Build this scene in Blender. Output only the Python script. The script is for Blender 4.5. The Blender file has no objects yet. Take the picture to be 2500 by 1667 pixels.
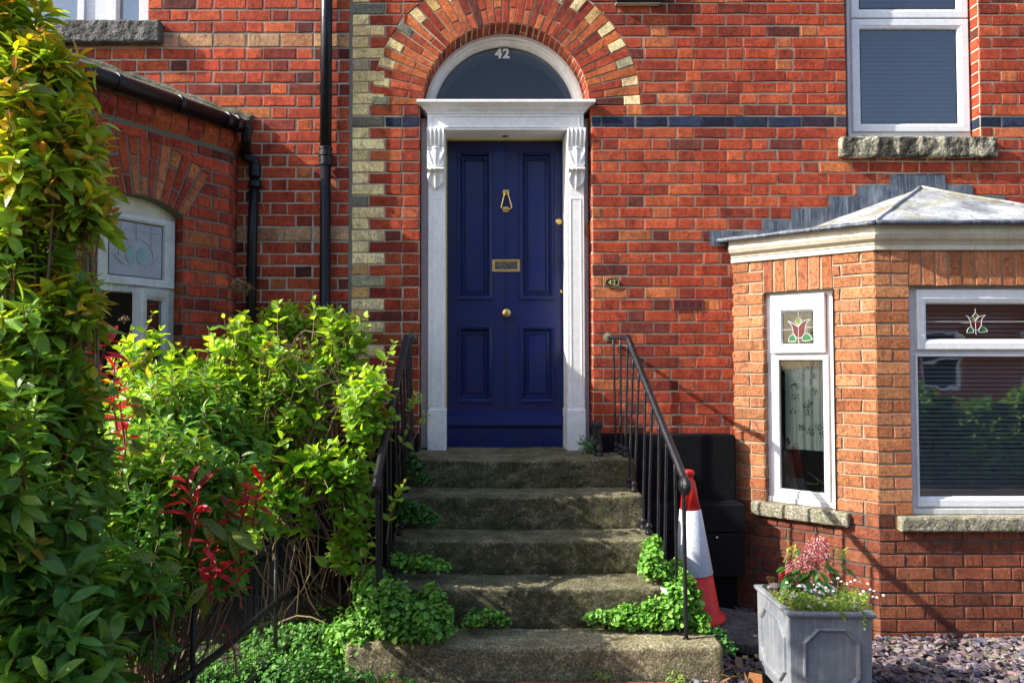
import bpy, math, random
import numpy as np
from mathutils import Vector, Matrix

# ------------------------------------------------------------------ camera, sky, sun, exposure
PITCH = math.radians(1.8); FPX = 1850.0; VX = 1130.0; HY = 890.0; HC = 1.48
PPY = HY - FPX*math.tan(PITCH)
scene = bpy.context.scene
COL = scene.collection
cam_d = bpy.data.cameras.new('camera'); cam = bpy.data.objects.new('camera', cam_d); COL.objects.link(cam)
cam.location = (0, 0, HC); cam.rotation_euler = (math.pi/2 + PITCH, 0, 0)
cam_d.sensor_width = 36; cam_d.lens = FPX/2500*36
cam_d.shift_x = (1250-VX)/2500; cam_d.shift_y = (PPY-833.5)/2500
cam_d.clip_start = .05; cam_d.clip_end = 2000
scene.camera = cam
SUN_ALPHA = math.radians(12); SUN_EL = math.radians(34.5)
sdir = Vector((math.cos(SUN_ALPHA)*math.cos(SUN_EL), math.sin(SUN_ALPHA)*math.cos(SUN_EL), -math.sin(SUN_EL)))
world = bpy.data.worlds.new('World'); scene.world = world; world.use_nodes = True
wn = world.node_tree; bg = wn.nodes['Background']
sky = wn.nodes.new('ShaderNodeTexSky'); sky.sky_type = 'NISHITA'; sky.sun_disc = False
sky.sun_elevation = SUN_EL; sky.sun_rotation = math.atan2(-sdir.x, -sdir.y)
sky.air_density = 1.0; sky.dust_density = 2.0; sky.ozone_density = 1.0
wn.links.new(sky.outputs[0], bg.inputs[0]); bg.inputs[1].default_value = .15
sun_d = bpy.data.lights.new('sun', 'SUN'); sun_d.energy = 4.7; sun_d.angle = math.radians(.5); sun_d.color = (1, .95, .86)
sun = bpy.data.objects.new('sun', sun_d); COL.objects.link(sun)
sun.rotation_euler = sdir.to_track_quat('-Z', 'Y').to_euler(); sun.location = (-8, -3, 8)
vs = scene.view_settings; vs.view_transform = 'Standard'; vs.look = 'None'; vs.gamma = 1; vs.exposure = 1.06; vs.use_curve_mapping = False
scene.cycles.max_bounces = 6; scene.cycles.transparent_max_bounces = 12
scene.cycles.use_denoising = True

# ------------------------------------------------------------------ photo measurements -> world
RZ = {'1': (1700, 540, 3.92), '2': (1700, 900, 3.92), '3': (1700, 1267, 3.92), '4': (200, 180, 3.92), '5': (950, 200, 3.92),
      '6': (1350, 780, 3.92), 'A1': (0, 0, 1.8667), 'A2': (800, 0, 1.8667), 'A3': (1500, 0, 1.8667), 'A4': (0, 800, 1.809),
      'A5': (800, 800, 1.809), 'A6': (1600, 800, 1.809), 'D': (0, 0, .9408), 's': (0, 0, 1.0)}
def S(k, x, y):
    o = RZ[k]; return (o[0]+x/o[2], o[1]+y/o[2])
def ray(px, py):
    a = (px-VX)/FPX; b = (PPY-py)/FPX
    return Vector((a, math.cos(PITCH)-b*math.sin(PITCH), math.sin(PITCH)+b*math.cos(PITCH)))
def W(k, x, y, Y):
    d = ray(*S(k, x, y)); t = Y/d.y
    return Vector((d.x*t, Y, HC+d.z*t))
def G(k, x, y, Z=0.0):
    d = ray(*S(k, x, y)); t = (Z-HC)/d.z
    return Vector((d.x*t, d.y*t, Z))
class Fr:
    """a local plane: origin, u, v, outward normal n"""
    def __init__(s, O, u, v=(0, 0, 1)):
        s.O = Vector(O); s.u = Vector(u).normalized(); s.v = Vector(v).normalized(); s.n = s.u.cross(s.v)
    def __call__(s, u, v, n=0.0): return s.O+s.u*u+s.v*v+s.n*n
    def loc(s, k, x, y, n=0.0):
        d = ray(*S(k, x, y)); c = Vector((0, 0, HC)); o = s.O+s.n*n
        t = (o-c).dot(s.n)/d.dot(s.n); p = c+d*t-s.O
        return p.dot(s.u), p.dot(s.v)

# ------------------------------------------------------------------ materials
MATS = {}
class NT:
    def __init__(s, name):
        s.m = bpy.data.materials.new(name); s.m.use_nodes = True; s.t = s.m.node_tree
        s.b = s.t.nodes['Principled BSDF']; MATS[name] = s.m
        s.geo = s.t.nodes.new('ShaderNodeNewGeometry')
    def n(s, ty, **kw):
        nd = s.t.nodes.new(ty)
        for k, v in kw.items(): setattr(nd, k, v)
        return nd
    def l(s, a, b): s.t.links.new(a, b)
    def noise(s, sc, det=4, rough=.6, vec=None, scale3=None, dist=0):
        v = vec or s.geo.outputs['Position']
        if scale3:
            mp = s.n('ShaderNodeMapping'); s.l(v, mp.inputs[0]); mp.inputs['Scale'].default_value = scale3; v = mp.outputs[0]
        t = s.n('ShaderNodeTexNoise'); t.inputs['Scale'].default_value = sc; t.inputs['Detail'].default_value = det
        t.inputs['Roughness'].default_value = rough; t.inputs['Distortion'].default_value = dist
        s.l(v, t.inputs['Vector']); return t.outputs['Fac']
    def vor(s, sc, feature='F1', out='Distance', vec=None, scale3=None):
        v = vec or s.geo.outputs['Position']
        if scale3:
            mp = s.n('ShaderNodeMapping'); s.l(v, mp.inputs[0]); mp.inputs['Scale'].default_value = scale3; v = mp.outputs[0]
        t = s.n('ShaderNodeTexVoronoi', feature=feature); t.inputs['Scale'].default_value = sc
        s.l(v, t.inputs['Vector']); return t.outputs[out]
    def ramp(s, f, stops):
        r = s.n('ShaderNodeValToRGB'); e = r.color_ramp.elements
        while len(e) < len(stops): e.new(.5)
        for i, (p, c) in enumerate(stops):
            e[i].position = p; e[i].color = (c if isinstance(c, tuple) else (c, c, c))[:3]+(1,)
        s.l(f, r.inputs[0]); return r.outputs[0]
    def mix(s, f, a, b, mode='MIX'):
        m = s.n('ShaderNodeMix', data_type='RGBA', blend_type=mode)
        for i, x in ((0, f), (6, a), (7, b)):
            if hasattr(x, 'is_output'): s.l(x, m.inputs[i])
            elif i == 0: m.inputs[0].default_value = x
            else: m.inputs[i].default_value = tuple(x)[:3]+(1,)
        return m.outputs[2]
    def math(s, op, a, b=0.0):
        m = s.n('ShaderNodeMath', operation=op)
        for i, x in ((0, a), (1, b)):
            if hasattr(x, 'is_output'): s.l(x, m.inputs[i])
            else: m.inputs[i].default_value = x
        return m.outputs[0]
    def bump(s, h, strength=.5, dist=.01, prev=None):
        b = s.n('ShaderNodeBump'); b.inputs['Strength'].default_value = strength; b.inputs['Distance'].default_value = dist
        s.l(h, b.inputs['Height'])
        if prev: s.l(prev, b.inputs['Normal'])
        return b.outputs[0]
    def attr(s, name='Col', out='Color'):
        a = s.n('ShaderNodeAttribute'); a.attribute_name = name; return a.outputs[out]
    def done(s, col=None, rough=.8, nrm=None, metal=0, spec=.5, coat=0):
        b = s.b
        if col is not None:
            if hasattr(col, 'is_output'): s.l(col, b.inputs['Base Color'])
            else: b.inputs['Base Color'].default_value = tuple(col)[:3]+(1,)
        if hasattr(rough, 'is_output'): s.l(rough, b.inputs['Roughness'])
        else: b.inputs['Roughness'].default_value = rough
        if nrm: s.l(nrm, b.inputs['Normal'])
        b.inputs['Metallic'].default_value = metal; b.inputs['Specular IOR Level'].default_value = spec
        b.inputs['Coat Weight'].default_value = coat
        return s.m

def m_brick(name, mott=.5, speck=0.0, soot=.25, bumps=.7, eff=0.0):
    t = NT(name); a = t.attr()
    n1 = t.noise(9, 5, .65); n2 = t.noise(55, 4, .7); n3 = t.noise(260, 3, .7)
    c = t.mix(mott, a, t.mix(1.0, a, t.ramp(n1, [(.3, (.55, .45, .45)), (.5, (1, 1, 1)), (.7, (1.5, 1.6, 1.5))]), 'MULTIPLY'))
    c = t.mix(.55, c, t.mix(1.0, c, t.ramp(n2, [(.32, (.4, .4, .42)), (.5, (1, 1, 1)), (.72, (1.45, 1.5, 1.45))]), 'MULTIPLY'))
    stre = t.noise(1, 4, .6, scale3=(90, 90, 9))
    c = t.mix(.35, c, t.mix(1.0, c, t.ramp(stre, [(.35, (.55, .5, .5)), (.6, (1.25, 1.2, 1.2))]), 'MULTIPLY'))
    bl = t.ramp(t.noise(17, 5, .7, dist=.8), [(.53, 0.0), (.60, 1.0)])
    c = t.mix(t.math('MULTIPLY', bl, .55), c, t.mix(1.0, c, (.42, .42, .50), 'MULTIPLY'))
    fl = t.ramp(t.noise(110, 3, .7), [(.64, 0.0), (.68, 1.0)]); c = t.mix(t.math('MULTIPLY', fl, .5), c, t.mix(1.0, c, (1.7, 2.2, 2.4), 'MULTIPLY'))
    sm = t.ramp(t.noise(3.2, 6, .72), [(.56, 0.0), (.74, 1.0)])
    c = t.mix(t.math('MULTIPLY', sm, soot), c, (.035, .03, .028))
    if speck:
        sp = t.ramp(t.noise(150, 2, .5, scale3=(1, 1, .35)), [(.30, 1.0), (.42, 0.0)])
        c = t.mix(t.math('MULTIPLY', sp, speck), c, (.05, .02, .012))
    if eff:
        ef = t.math('MULTIPLY', t.ramp(t.noise(30, 5, .8, dist=1.5), [(.60, 0.0), (.68, 1.0)]), t.ramp(t.noise(2.5, 3, .6), [(.45, 0.0), (.65, 1.0)]))
        c = t.mix(t.math('MULTIPLY', ef, eff), c, (.45, .42, .36))
    h = t.math('ADD', t.math('MULTIPLY', n1, .4), t.math('ADD', t.math('MULTIPLY', n2, .6), t.math('MULTIPLY', n3, .35)))
    return t.done(c, .9, t.bump(h, bumps, .009), spec=.25)
def m_mortar(name, c1, c2):
    t = NT(name); n1 = t.noise(6, 6, .7); n2 = t.noise(150, 4, .7)
    c = t.mix(n1, c1, c2); c = t.mix(.5, c, t.mix(1, c, t.ramp(n2, [(.3, .5), (.7, 1.3)]), 'MULTIPLY'))
    return t.done(c, .95, t.bump(n2, .8, .005), spec=.2)
def m_stone(name, base, dark, lichen=None, stain=0.0, bump=.8, sc=1.0, moss=0.0, riser=0.0):
    t = NT(name); n1 = t.noise(7*sc, 6, .7); n2 = t.noise(85*sc, 4, .75); n3 = t.noise(230*sc, 2, .6)
    c = t.mix(t.ramp(n1, [(.35, 0.0), (.65, 1.0)]), dark, base)
    c = t.mix(.8, c, t.mix(1, c, t.ramp(n2, [(.34, .30), (.5, 1.0), (.62, 2.3)]), 'MULTIPLY'))
    c = t.mix(.5, c, t.mix(1, c, t.ramp(n3, [(.35, .5), (.65, 1.7)]), 'MULTIPLY'))
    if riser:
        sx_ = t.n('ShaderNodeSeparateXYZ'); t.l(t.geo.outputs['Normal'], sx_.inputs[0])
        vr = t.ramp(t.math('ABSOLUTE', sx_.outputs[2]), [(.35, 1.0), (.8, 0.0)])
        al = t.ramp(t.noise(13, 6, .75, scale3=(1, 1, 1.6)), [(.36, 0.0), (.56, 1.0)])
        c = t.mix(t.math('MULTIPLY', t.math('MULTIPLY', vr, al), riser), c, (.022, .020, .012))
    if lichen: c = t.mix(t.ramp(t.noise(24*sc, 5, .75), [(.57, 0.0), (.66, .75)]), c, lichen)
    if stain: c = t.mix(t.math('MULTIPLY', t.ramp(t.noise(1, 5, .7, scale3=(9, 9, 3)), [(.44, 0.0), (.54, 1.0)]), stain), c, (.018, .017, .015))
    if moss:
        up = t.n('ShaderNodeSeparateXYZ'); t.l(t.geo.outputs['Normal'], up.inputs[0])
        c = t.mix(t.math('MULTIPLY', t.ramp(t.noise(16, 5, .7), [(.45, 0.0), (.6, 1.0)]), moss), c, (.10, .11, .02))
    h = t.math('ADD', t.math('MULTIPLY', n1, .5), t.math('ADD', t.math('MULTIPLY', n2, .6), t.math('MULTIPLY', n3, .3)))
    return t.done(c, .92, t.bump(h, bump, .018), spec=.25)
def m_paint(name, col, rough=.35, dirt=.15, dirtcol=(.12, .11, .08), bump=.12, bsc=90, spec=.5, chips=None, chipamt=.6, streak=0):
    t = NT(name); n1 = t.noise(5, 5, .65); n2 = t.noise(bsc, 3, .6)
    c = t.mix(t.math('MULTIPLY', t.ramp(n1, [(.42, 0.0), (.75, 1.0)]), dirt), col, dirtcol)
    c = t.mix(.25, c, t.mix(1, c, t.ramp(t.noise(28, 4, .7), [(.3, .6), (.7, 1.3)]), 'MULTIPLY'))
    if streak:
        c = t.mix(t.math('MULTIPLY', t.ramp(t.noise(1, 4, .6, scale3=(60, 60, 2.5)), [(.5, 0.0), (.7, 1.0)]), streak), c, dirtcol)
    r = t.ramp(n1, [(.3, rough*.8), (.7, min(1, rough*1.4))])
    if chips:
        ch = t.ramp(t.noise(70, 5, .75), [(chipamt, 0.0), (chipamt+.04, 1.0)]); c = t.mix(ch, c, chips)
    return t.done(c, r, t.bump(n2, bump, .004), spec=spec)

m_brick('red_brick', .6, 0, .5, 1.0, eff=.35)
m_brick('old_red_brick', .55, 0, .35, .9, eff=.6)
m_brick('quoin_brick', .5, .55, .3, .9)
m_brick('buff_brick', .3, .85, .0, 1.0)
m_mortar('mortar_warm', (.66, .58, .42), (.38, .33, .25))
m_mortar('mortar_cream', (.74, .68, .54), (.30, .28, .23))
m_mortar('mortar_grey', (.25, .24, .21), (.15, .14, .12))
m_mortar('mortar_bay', (.46, .38, .27), (.28, .24, .18))
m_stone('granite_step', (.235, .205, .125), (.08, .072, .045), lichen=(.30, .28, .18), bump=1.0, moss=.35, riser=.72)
m_stone('granite_bottom_sunlit', (.42, .36, .22), (.20, .17, .105), lichen=(.30, .29, .16), bump=1.0, moss=.3, riser=.3)  # lighter granite copy: the bottom step's sunlight is put into its colour
m_stone('granite_sill', (.34, .31, .24), (.2, .19, .14), stain=0.0, moss=.45)
m_stone('stained_sill', (.40, .37, .27), (.24, .22, .16), stain=.88)
m_mortar('mortar_plinth', (.17, .15, .13), (.07, .062, .055))
m_stone('grey_sill', (.20, .19, .17), (.11, .105, .095), stain=.5)
m_stone('cement', (.20, .18, .14), (.08, .08, .06), lichen=(.24, .24, .12), moss=.3)
m_stone('slab_stone', (.11, .105, .10), (.06, .058, .055))
m_paint('white_gloss', (.86, .85, .83), .35, .12, (.35, .33, .27), .15, 60)
m_paint('white_gloss_worn', (.86, .85, .82), .4, .2, (.40, .36, .28), .25, 45, chips=(.35, .30, .24), chipamt=.78)
m_paint('cream_gloss', (.62, .58, .46), .45, .35, (.30, .22, .10), .2, 50, chips=(.12, .09, .06), chipamt=.73, streak=.25)
m_paint('blue_gloss', (.006, .0155, .112), .33, .5, (.010, .013, .035), .45, 60, spec=.45, streak=.35)
m_paint('blue_bright', (.008, .020, .14), .3, .25, (.012, .014, .06), .2, 110)
m_paint('upvc', (.78, .79, .82), .3, .12, (.3, .28, .22), .05, 40)
m_paint('upvc_dirty', (.62, .63, .64), .4, .5, (.26, .23, .14), .08, 40, streak=.3)
m_paint('black_iron', (.007, .007, .010), .30, .2, (.03, .025, .022), .8, 160, spec=.45, chips=(.24, .18, .12), chipamt=.69)
m_paint('black_pipe', (.007, .007, .010), .33, .2, (.018, .017, .018), .3, 90, chips=(.07, .06, .05), chipamt=.78, spec=.35)
m_paint('black_masonry', (.006, .006, .007), .7, .2, (.018, .016, .015), .7, 40, spec=.12)
m_paint('black_box', (.006, .006, .008), .5, .15, (.018, .016, .015), .1, 40, spec=.2)
m_paint('cone_red', (.74, .018, .012), .5, .15, (.25, .05, .03), .2, 60)
m_paint('grey_planter', (.155, .17, .20), .6, .6, (.38, .38, .37), .35, 60, streak=.35, spec=.3)
def m_lead():
    t = NT('lead'); n1 = t.noise(5, 6, .75, dist=.6); n2 = t.noise(2.2, 4, .6); n3 = t.noise(24, 5, .75)
    c = t.mix(t.ramp(n1, [(.40, 0.0), (.62, 1.0)]), (.44, .46, .48), (.17, .18, .20))
    c = t.mix(t.ramp(n2, [(.50, 0.0), (.60, .7)]), c, (.24, .22, .09))
    c = t.mix(t.ramp(n3, [(.55, 0.0), (.63, .8)]), c, (.12, .125, .13))
    c = t.mix(t.ramp(t.noise(40, 3, .6), [(.66, 0.0), (.70, .8)]), c, (.6, .62, .62))
    return t.done(c, .55, t.bump(n3, .5, .006), spec=.4)
m_lead()
m_paint('dark_lead', (.045, .055, .08), .5, .75, (.20, .23, .27), .4, 30, streak=.8)
m_paint('terracotta_vent', (.17, .032, .028), .8, .2, (.1, .05, .04), .4, 80)
m_paint('grey_board', (.33, .35, .40), .5, .2, (.2, .2, .2), .1, 50)
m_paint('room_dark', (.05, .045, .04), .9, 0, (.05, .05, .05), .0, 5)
m_paint('plaster_grey', (.36, .40, .42), .8, 0, (.2, .2, .2), .0, 5)
m_paint('blind_slat', (.62, .63, .66), .5, 0, (.3, .3, .3), 0, 5)
m_paint('red_petal', (.5, .02, .05), .5, 0, (.3, .3, .3), 0, 5)
m_paint('white_petal', (.8, .8, .8), .6, 0, (.3, .3, .3), 0, 5)
m_paint('motif_white', (.5, .51, .5), .5, 0, (.3, .3, .3), 0, 5)
m_paint('motif_red', (.11, .014, .014), .3, 0, (.3, .3, .3), 0, 5)
m_paint('motif_green', (.02, .14, .04), .3, 0, (.3, .3, .3), 0, 5)
m_paint('motif_lime', (.13, .17, .015), .3, 0, (.3, .3, .3), 0, 5)
m_paint('motif_teal', (.16, .30, .34), .3, 0, (.3, .3, .3), 0, 5)
m_paint('rubber', (.02, .02, .02), .6, 0, (.3, .3, .3), 0, 5)
m_paint('yellow_seal', (.70, .56, .05), .5, .3, (.3, .2, .03), 0, 5)
m_paint('digit_white', (.9, .9, .87), .5, .3, (.3, .3, .3), 0, 5)
m_paint('digit_gold', (.55, .42, .16), .4, .2, (.3, .3, .3), 0, 5)
m_paint('plaque_black', (.012, .02, .014), .3, .1, (.1, .1, .1), 0, 5)
m_paint('bark', (.20, .13, .07), .8, .4, (.07, .05, .035), .6, 60)
m_paint('twig_tan', (.25, .175, .095), .8, .4, (.12, .08, .05), .5, 60)
m_paint('twig_red', (.18, .045, .03), .6, .4, (.10, .06, .03), .3, 60)
m_paint('soil', (.035, .028, .02), .95, .4, (.07, .06, .04), 1.0, 60)
m_paint('asphalt', (.07, .07, .068), .9, .4, (.11, .1, .09), .6, 60)
m_paint('feather', (.75, .75, .78), .8, 0, (.3, .3, .3), 0, 5)
def m_brass():
    t = NT('brass'); n = t.noise(60, 4, .6)
    return t.done(t.mix(n, (.95, .68, .22), (.75, .50, .15)), .36, t.bump(n, .15, .002), metal=1)
m_brass()
def m_chrome():
    t = NT('chrome'); return t.done((.6, .6, .6), .2, metal=1)
m_chrome()
def m_sleeve():
    t = NT('reflective_sleeve')
    d = t.vor(48, 'DISTANCE_TO_EDGE'); e = t.ramp(d, [(.03, (.50, .53, .60)), (.08, (.62, .66, .75))])
    c = t.mix(t.math('MULTIPLY', t.ramp(t.noise(7, 5, .7), [(.5, 0.0), (.7, 1.0)]), .5), e, (.42, .36, .2))
    return t.done(c, .4, t.bump(d, .3, .004))
m_sleeve()
def m_glass(name, tint=(1, 1, 1), refl=.12, rough=.0, body=None, bodyamt=0.0, wav=0.0):
    t = NT(name); t.t.nodes.remove(t.b)
    out = t.t.nodes['Material Output']
    tr = t.n('ShaderNodeBsdfTransparent'); tr.inputs[0].default_value = tint+(1,)
    gl = t.n('ShaderNodeBsdfGlossy'); gl.inputs['Roughness'].default_value = rough
    lw = t.n('ShaderNodeFresnel'); lw.inputs[0].default_value = 1.5
    if wav:
        bp = t.bump(t.noise(4, 2, .5), wav, .02); t.l(bp, gl.inputs['Normal'])
    f = t.math('ADD', t.math('MULTIPLY', lw.outputs[0], 1.4), refl)
    base = tr.outputs[0]
    if body:
        df = t.n('ShaderNodeBsdfDiffuse'); df.inputs[0].default_value = body+(1,)
        mx0 = t.n('ShaderNodeMixShader'); mx0.inputs[0].default_value = bodyamt; t.l(base, mx0.inputs[1]); t.l(df.outputs[0], mx0.inputs[2]); base = mx0.outputs[0]
    mx = t.n('ShaderNodeMixShader'); t.l(f, mx.inputs[0]); t.l(base, mx.inputs[1]); t.l(gl.outputs[0], mx.inputs[2])
    t.l(mx.outputs[0], out.inputs[0]); return t.m
m_glass('clear_glass', (.9, .95, .92), .03, wav=.02)
m_glass('window_glass', (.85, .9, .93), .26, .02, wav=.05)
m_glass('upper_glass', (.42, .50, .80), .10, wav=.10, body=(.04, .055, .14), bodyamt=.12)
m_glass('fanlight_glass', (.50, .54, .60), -.01, .02, (.045, .052, .085), .45, wav=.05)
m_glass('obscure_glass', (.35, .38, .55), .06, .25, (.13, .14, .24), .75, wav=.6)
def m_lace():
    t = NT('lace'); t.t.nodes.remove(t.b); out = t.t.nodes['Material Output']
    p = t.n('ShaderNodeMapping'); t.l(t.geo.outputs['Position'], p.inputs[0])
    v = t.vor(14, 'F1', 'Distance', scale3=(1, .6, 1)); w = t.noise(34, 3, .6, dist=2.2)
    pat = t.math('MULTIPLY', t.ramp(v, [(.30, 1.0), (.42, 0.0)]), t.ramp(w, [(.45, 1.0), (.53, 0.0)]))
    df = t.n('ShaderNodeBsdfDiffuse'); t.l(t.mix(pat, (.80, .84, .78), (.10, .13, .11)), df.inputs[0])
    tl = t.n('ShaderNodeBsdfTransparent'); mx = t.n('ShaderNodeMixShader'); mx.inputs[0].default_value = .15
    t.l(df.outputs[0], mx.inputs[1]); t.l(tl.outputs[0], mx.inputs[2]); t.l(mx.outputs[0], out.inputs[0])
m_lace()
def m_leaf(name, gloss=.35, trans=.45, tr_gain=(1.5, 1.35, .5), vein=.25, spots=False, bump=.3):
    t = NT(name); a = t.attr(); uv = t.n('ShaderNodeSeparateXYZ')
    at = t.n('ShaderNodeAttribute'); at.attribute_name = 'luv'; t.l(at.outputs['Vector'], uv.inputs[0])
    n = t.noise(45, 4, .6)
    c = t.mix(.5, a, t.mix(1, a, t.ramp(n, [(.3, .65), (.7, 1.35)]), 'MULTIPLY'))
    av = t.math('ABSOLUTE', uv.outputs[1])
    mid = t.ramp(av, [(.0, 1.0), (.10, 0.0)])
    w = t.math('SINE', t.math('MULTIPLY', t.math('SUBTRACT', uv.outputs[0], t.math('MULTIPLY', av, .35)), 46))
    sv = t.math('MULTIPLY', t.ramp(w, [(.72, 0.0), (1.0, 1.0)]), .5)
    vn = t.math('MAXIMUM', mid, sv)
    c2 = t.mix(t.math('MULTIPLY', vn, vein), c, t.mix(1, c, (1.9, 1.7, 1.5), 'MULTIPLY'))
    if spots:
        sp = t.ramp(t.noise(120, 2, .5), [(.62, 0.0), (.66, 1.0)]); c2 = t.mix(sp, c2, (.06, .008, .02))
    b = t.b; t.done(c2, gloss, t.bump(t.math('SUBTRACT', w, t.math('MULTIPLY', mid, 1.5)), bump, .0012), spec=.5)
    tr = t.n('ShaderNodeBsdfTranslucent'); t.l(t.mix(1, c2, tr_gain, 'MULTIPLY'), tr.inputs[0])
    mx = t.n('ShaderNodeMixShader'); mx.inputs[0].default_value = trans
    t.l(b.outputs[0], mx.inputs[1]); t.l(tr.outputs[0], mx.inputs[2]); t.l(mx.outputs[0], t.t.nodes['Material Output'].inputs[0])
m_leaf('hydrangea_leaf', .40, .50, tr_gain=(1.9, 1.6, .5))
m_leaf('glossy_leaf', .26, .38, tr_gain=(1.9, 1.6, .5), vein=.15)
m_leaf('spotted_leaf', .35, .4, spots=True)
m_leaf('red_leaf', .32, .42, tr_gain=(1.6, .8, .6))
m_leaf('creeper_leaf', .45, .35, vein=.1)
def m_slate():
    t = NT('slate'); a = t.attr(); n = t.noise(70, 5, .7)
    c = t.mix(.6, a, t.mix(1, a, t.ramp(n, [(.3, .5), (.7, 1.5)]), 'MULTIPLY'))
    return t.done(c, .62, t.bump(n, .5, .004), spec=.5)
m_slate()
def m_attr(name, rough=.8):
    t = NT(name); a = t.attr(); n = t.noise(60, 4, .65)
    return t.done(t.mix(.5, a, t.mix(1, a, t.ramp(n, [(.3, .6), (.7, 1.4)]), 'MULTIPLY')), rough, t.bump(n, .4, .004), spec=.3)
m_attr('petals', .6)
m_attr('painted_parts', .7)

# ------------------------------------------------------------------ mesh builder
rnd = random.Random(42)
class MB:
    def __init__(s): s.v = []; s.f = []; s.c = []
    def add(s, vs, fs, col=(1, 1, 1)):
        b = len(s.v); s.v.extend(tuple(x) for x in vs); s.f.extend(tuple(i+b for i in f) for f in fs); s.c.extend([col]*len(vs))
    def quad(s, a, b, c, d, col=(1, 1, 1)): s.add([a, b, c, d], [(0, 1, 2, 3)], col)
    def build(s, name, m, parent=None, smooth=False, mods=None, bevel=0):
        me = bpy.data.meshes.new(name); me.from_pydata(s.v, [], s.f)
        at = me.color_attributes.new('Col', 'FLOAT_COLOR', 'POINT')
        arr = np.ones((len(s.v), 4), np.float32); arr[:, :3] = np.array(s.c, np.float32).reshape(-1, 3); at.data.foreach_set('color', arr.ravel())
        o = bpy.data.objects.new(name, me); COL.objects.link(o); me.materials.append(MATS[m])
        if smooth:
            me.polygons.foreach_set('use_smooth', [True]*len(me.polygons))
        if bevel:
            md = o.modifiers.new('b', 'BEVEL'); md.width = bevel; md.segments = 2; md.limit_method = 'ANGLE'; md.angle_limit = .6
        me.validate(); me.update()
        if parent: set_parent(o, parent)
        return o
def set_parent(o, p):
    o.parent = p; bpy.context.view_layer.update() if False else None
    o.matrix_parent_inverse = wmat(p).inverted()
def wmat(p):
    m = Matrix.LocRotScale(p.location, p.rotation_euler, p.scale)
    if p.parent: m = wmat(p.parent) @ p.matrix_parent_inverse @ m
    return m
def thing(name, label, cat, loc=(0, 0, 0), group=None):
    o = bpy.data.objects.new(name, None); COL.objects.link(o); o.location = loc; o.empty_display_size = .1
    return tag(o, label, cat, group)
def tag(o, label=None, cat=None, group=None, kind=None):
    if label: o['label'] = label
    if cat: o['category'] = cat
    if group: o['group'] = group
    if kind: o['kind'] = kind
    return o
def box(mb, fr, u0, u1, v0, v1, n0, n1, col=(1, 1, 1)):
    p = [fr(u, v, n) for n in (n0, n1) for (u, v) in ((u0, v0), (u1, v0), (u1, v1), (u0, v1))]
    mb.add(p, [(3, 2, 1, 0), (4, 5, 6, 7), (0, 1, 5, 4), (1, 2, 6, 5), (2, 3, 7, 6), (3, 0, 4, 7)], col)
def wbox(mb, x0, x1, y0, y1, z0, z1, col=(1, 1, 1)):
    box(mb, Fr((0, 0, 0), (1, 0, 0)), x0, x1, z0, z1, -y1, -y0, col)
def offpoly(poly, d):
    n = len(poly); out = []
    for i in range(n):
        p0, p1, p2 = Vector(poly[i-1]), Vector(poly[i]), Vector(poly[(i+1) % n])
        a = (p1-p0).normalized(); b = (p2-p1).normalized(); na = Vector((-a.y, a.x)); nb = Vector((-b.y, b.x))
        m = (na+nb); m = m/max(1e-6, m.length_squared)*2
        out.append(tuple(p1+m*d))
    return out
def polyring(mb, fr, poly, prof, fill=True, col=(1, 1, 1)):
    """ccw polygon in u,v; prof = [(inset, height)...]"""
    rings = [[fr(p[0], p[1], h) for p in offpoly(poly, i)] for i, h in prof]
    n = len(poly); vs = [p for r in rings for p in r]; fs = []
    for k in range(len(rings)-1):
        for i in range(n):
            j = (i+1) % n; fs.append((k*n+i, k*n+j, (k+1)*n+j, (k+1)*n+i))
    if fill: fs.append(tuple((len(rings)-1)*n+i for i in range(n)))
    mb.add(vs, fs, col)
def rect(u0, v0, u1, v1): return [(u0, v0), (u1, v0), (u1, v1), (u0, v1)]
def plate(mb, fr, R, holes, n, col=(1, 1, 1)):
    us = sorted({R[0], R[2]} | {x for h in holes for x in (h[0], h[2])}); vsx = sorted({R[1], R[3]} | {x for h in holes for x in (h[1], h[3])})
    for a, b in zip(us, us[1:]):
        for c, d in zip(vsx, vsx[1:]):
            mu, mv = (a+b)/2, (c+d)/2
            if any(h[0] < mu < h[2] and h[1] < mv < h[3] for h in holes): continue
            mb.quad(fr(a, c, n), fr(b, c, n), fr(b, d, n), fr(a, d, n), col)
def tube(mb, pts, r, seg=8, caps=True, col=(1, 1, 1), jit=0):
    pts = [Vector(p) for p in pts]; n = len(pts); rs = r if isinstance(r, (list, tuple)) else [r]*n
    t0 = (pts[1]-pts[0]).normalized(); ref = Vector((0, 0, 1)) if abs(t0.z) < .9 else Vector((1, 0, 0))
    nn = t0.cross(ref).normalized(); vs = []; fs = []
    for i in range(n):
        t = (pts[min(i+1, n-1)]-pts[max(i-1, 0)]).normalized()
        nn = (nn-t*nn.dot(t)).normalized(); bb = t.cross(nn)
        for k in range(seg):
            a = 2*math.pi*k/seg; vs.append(pts[i]+(nn*math.cos(a)+bb*math.sin(a))*(rs[i]+(rnd.uniform(-jit, jit) if jit else 0)))
    for i in range(n-1):
        for k in range(seg):
            j = (k+1) % seg; fs.append((i*seg+k, i*seg+j, (i+1)*seg+j, (i+1)*seg+k))
    if caps: fs.append(tuple(range(seg-1, -1, -1))); fs.append(tuple((n-1)*seg+k for k in range(seg)))
    mb.add(vs, fs, col)
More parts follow.
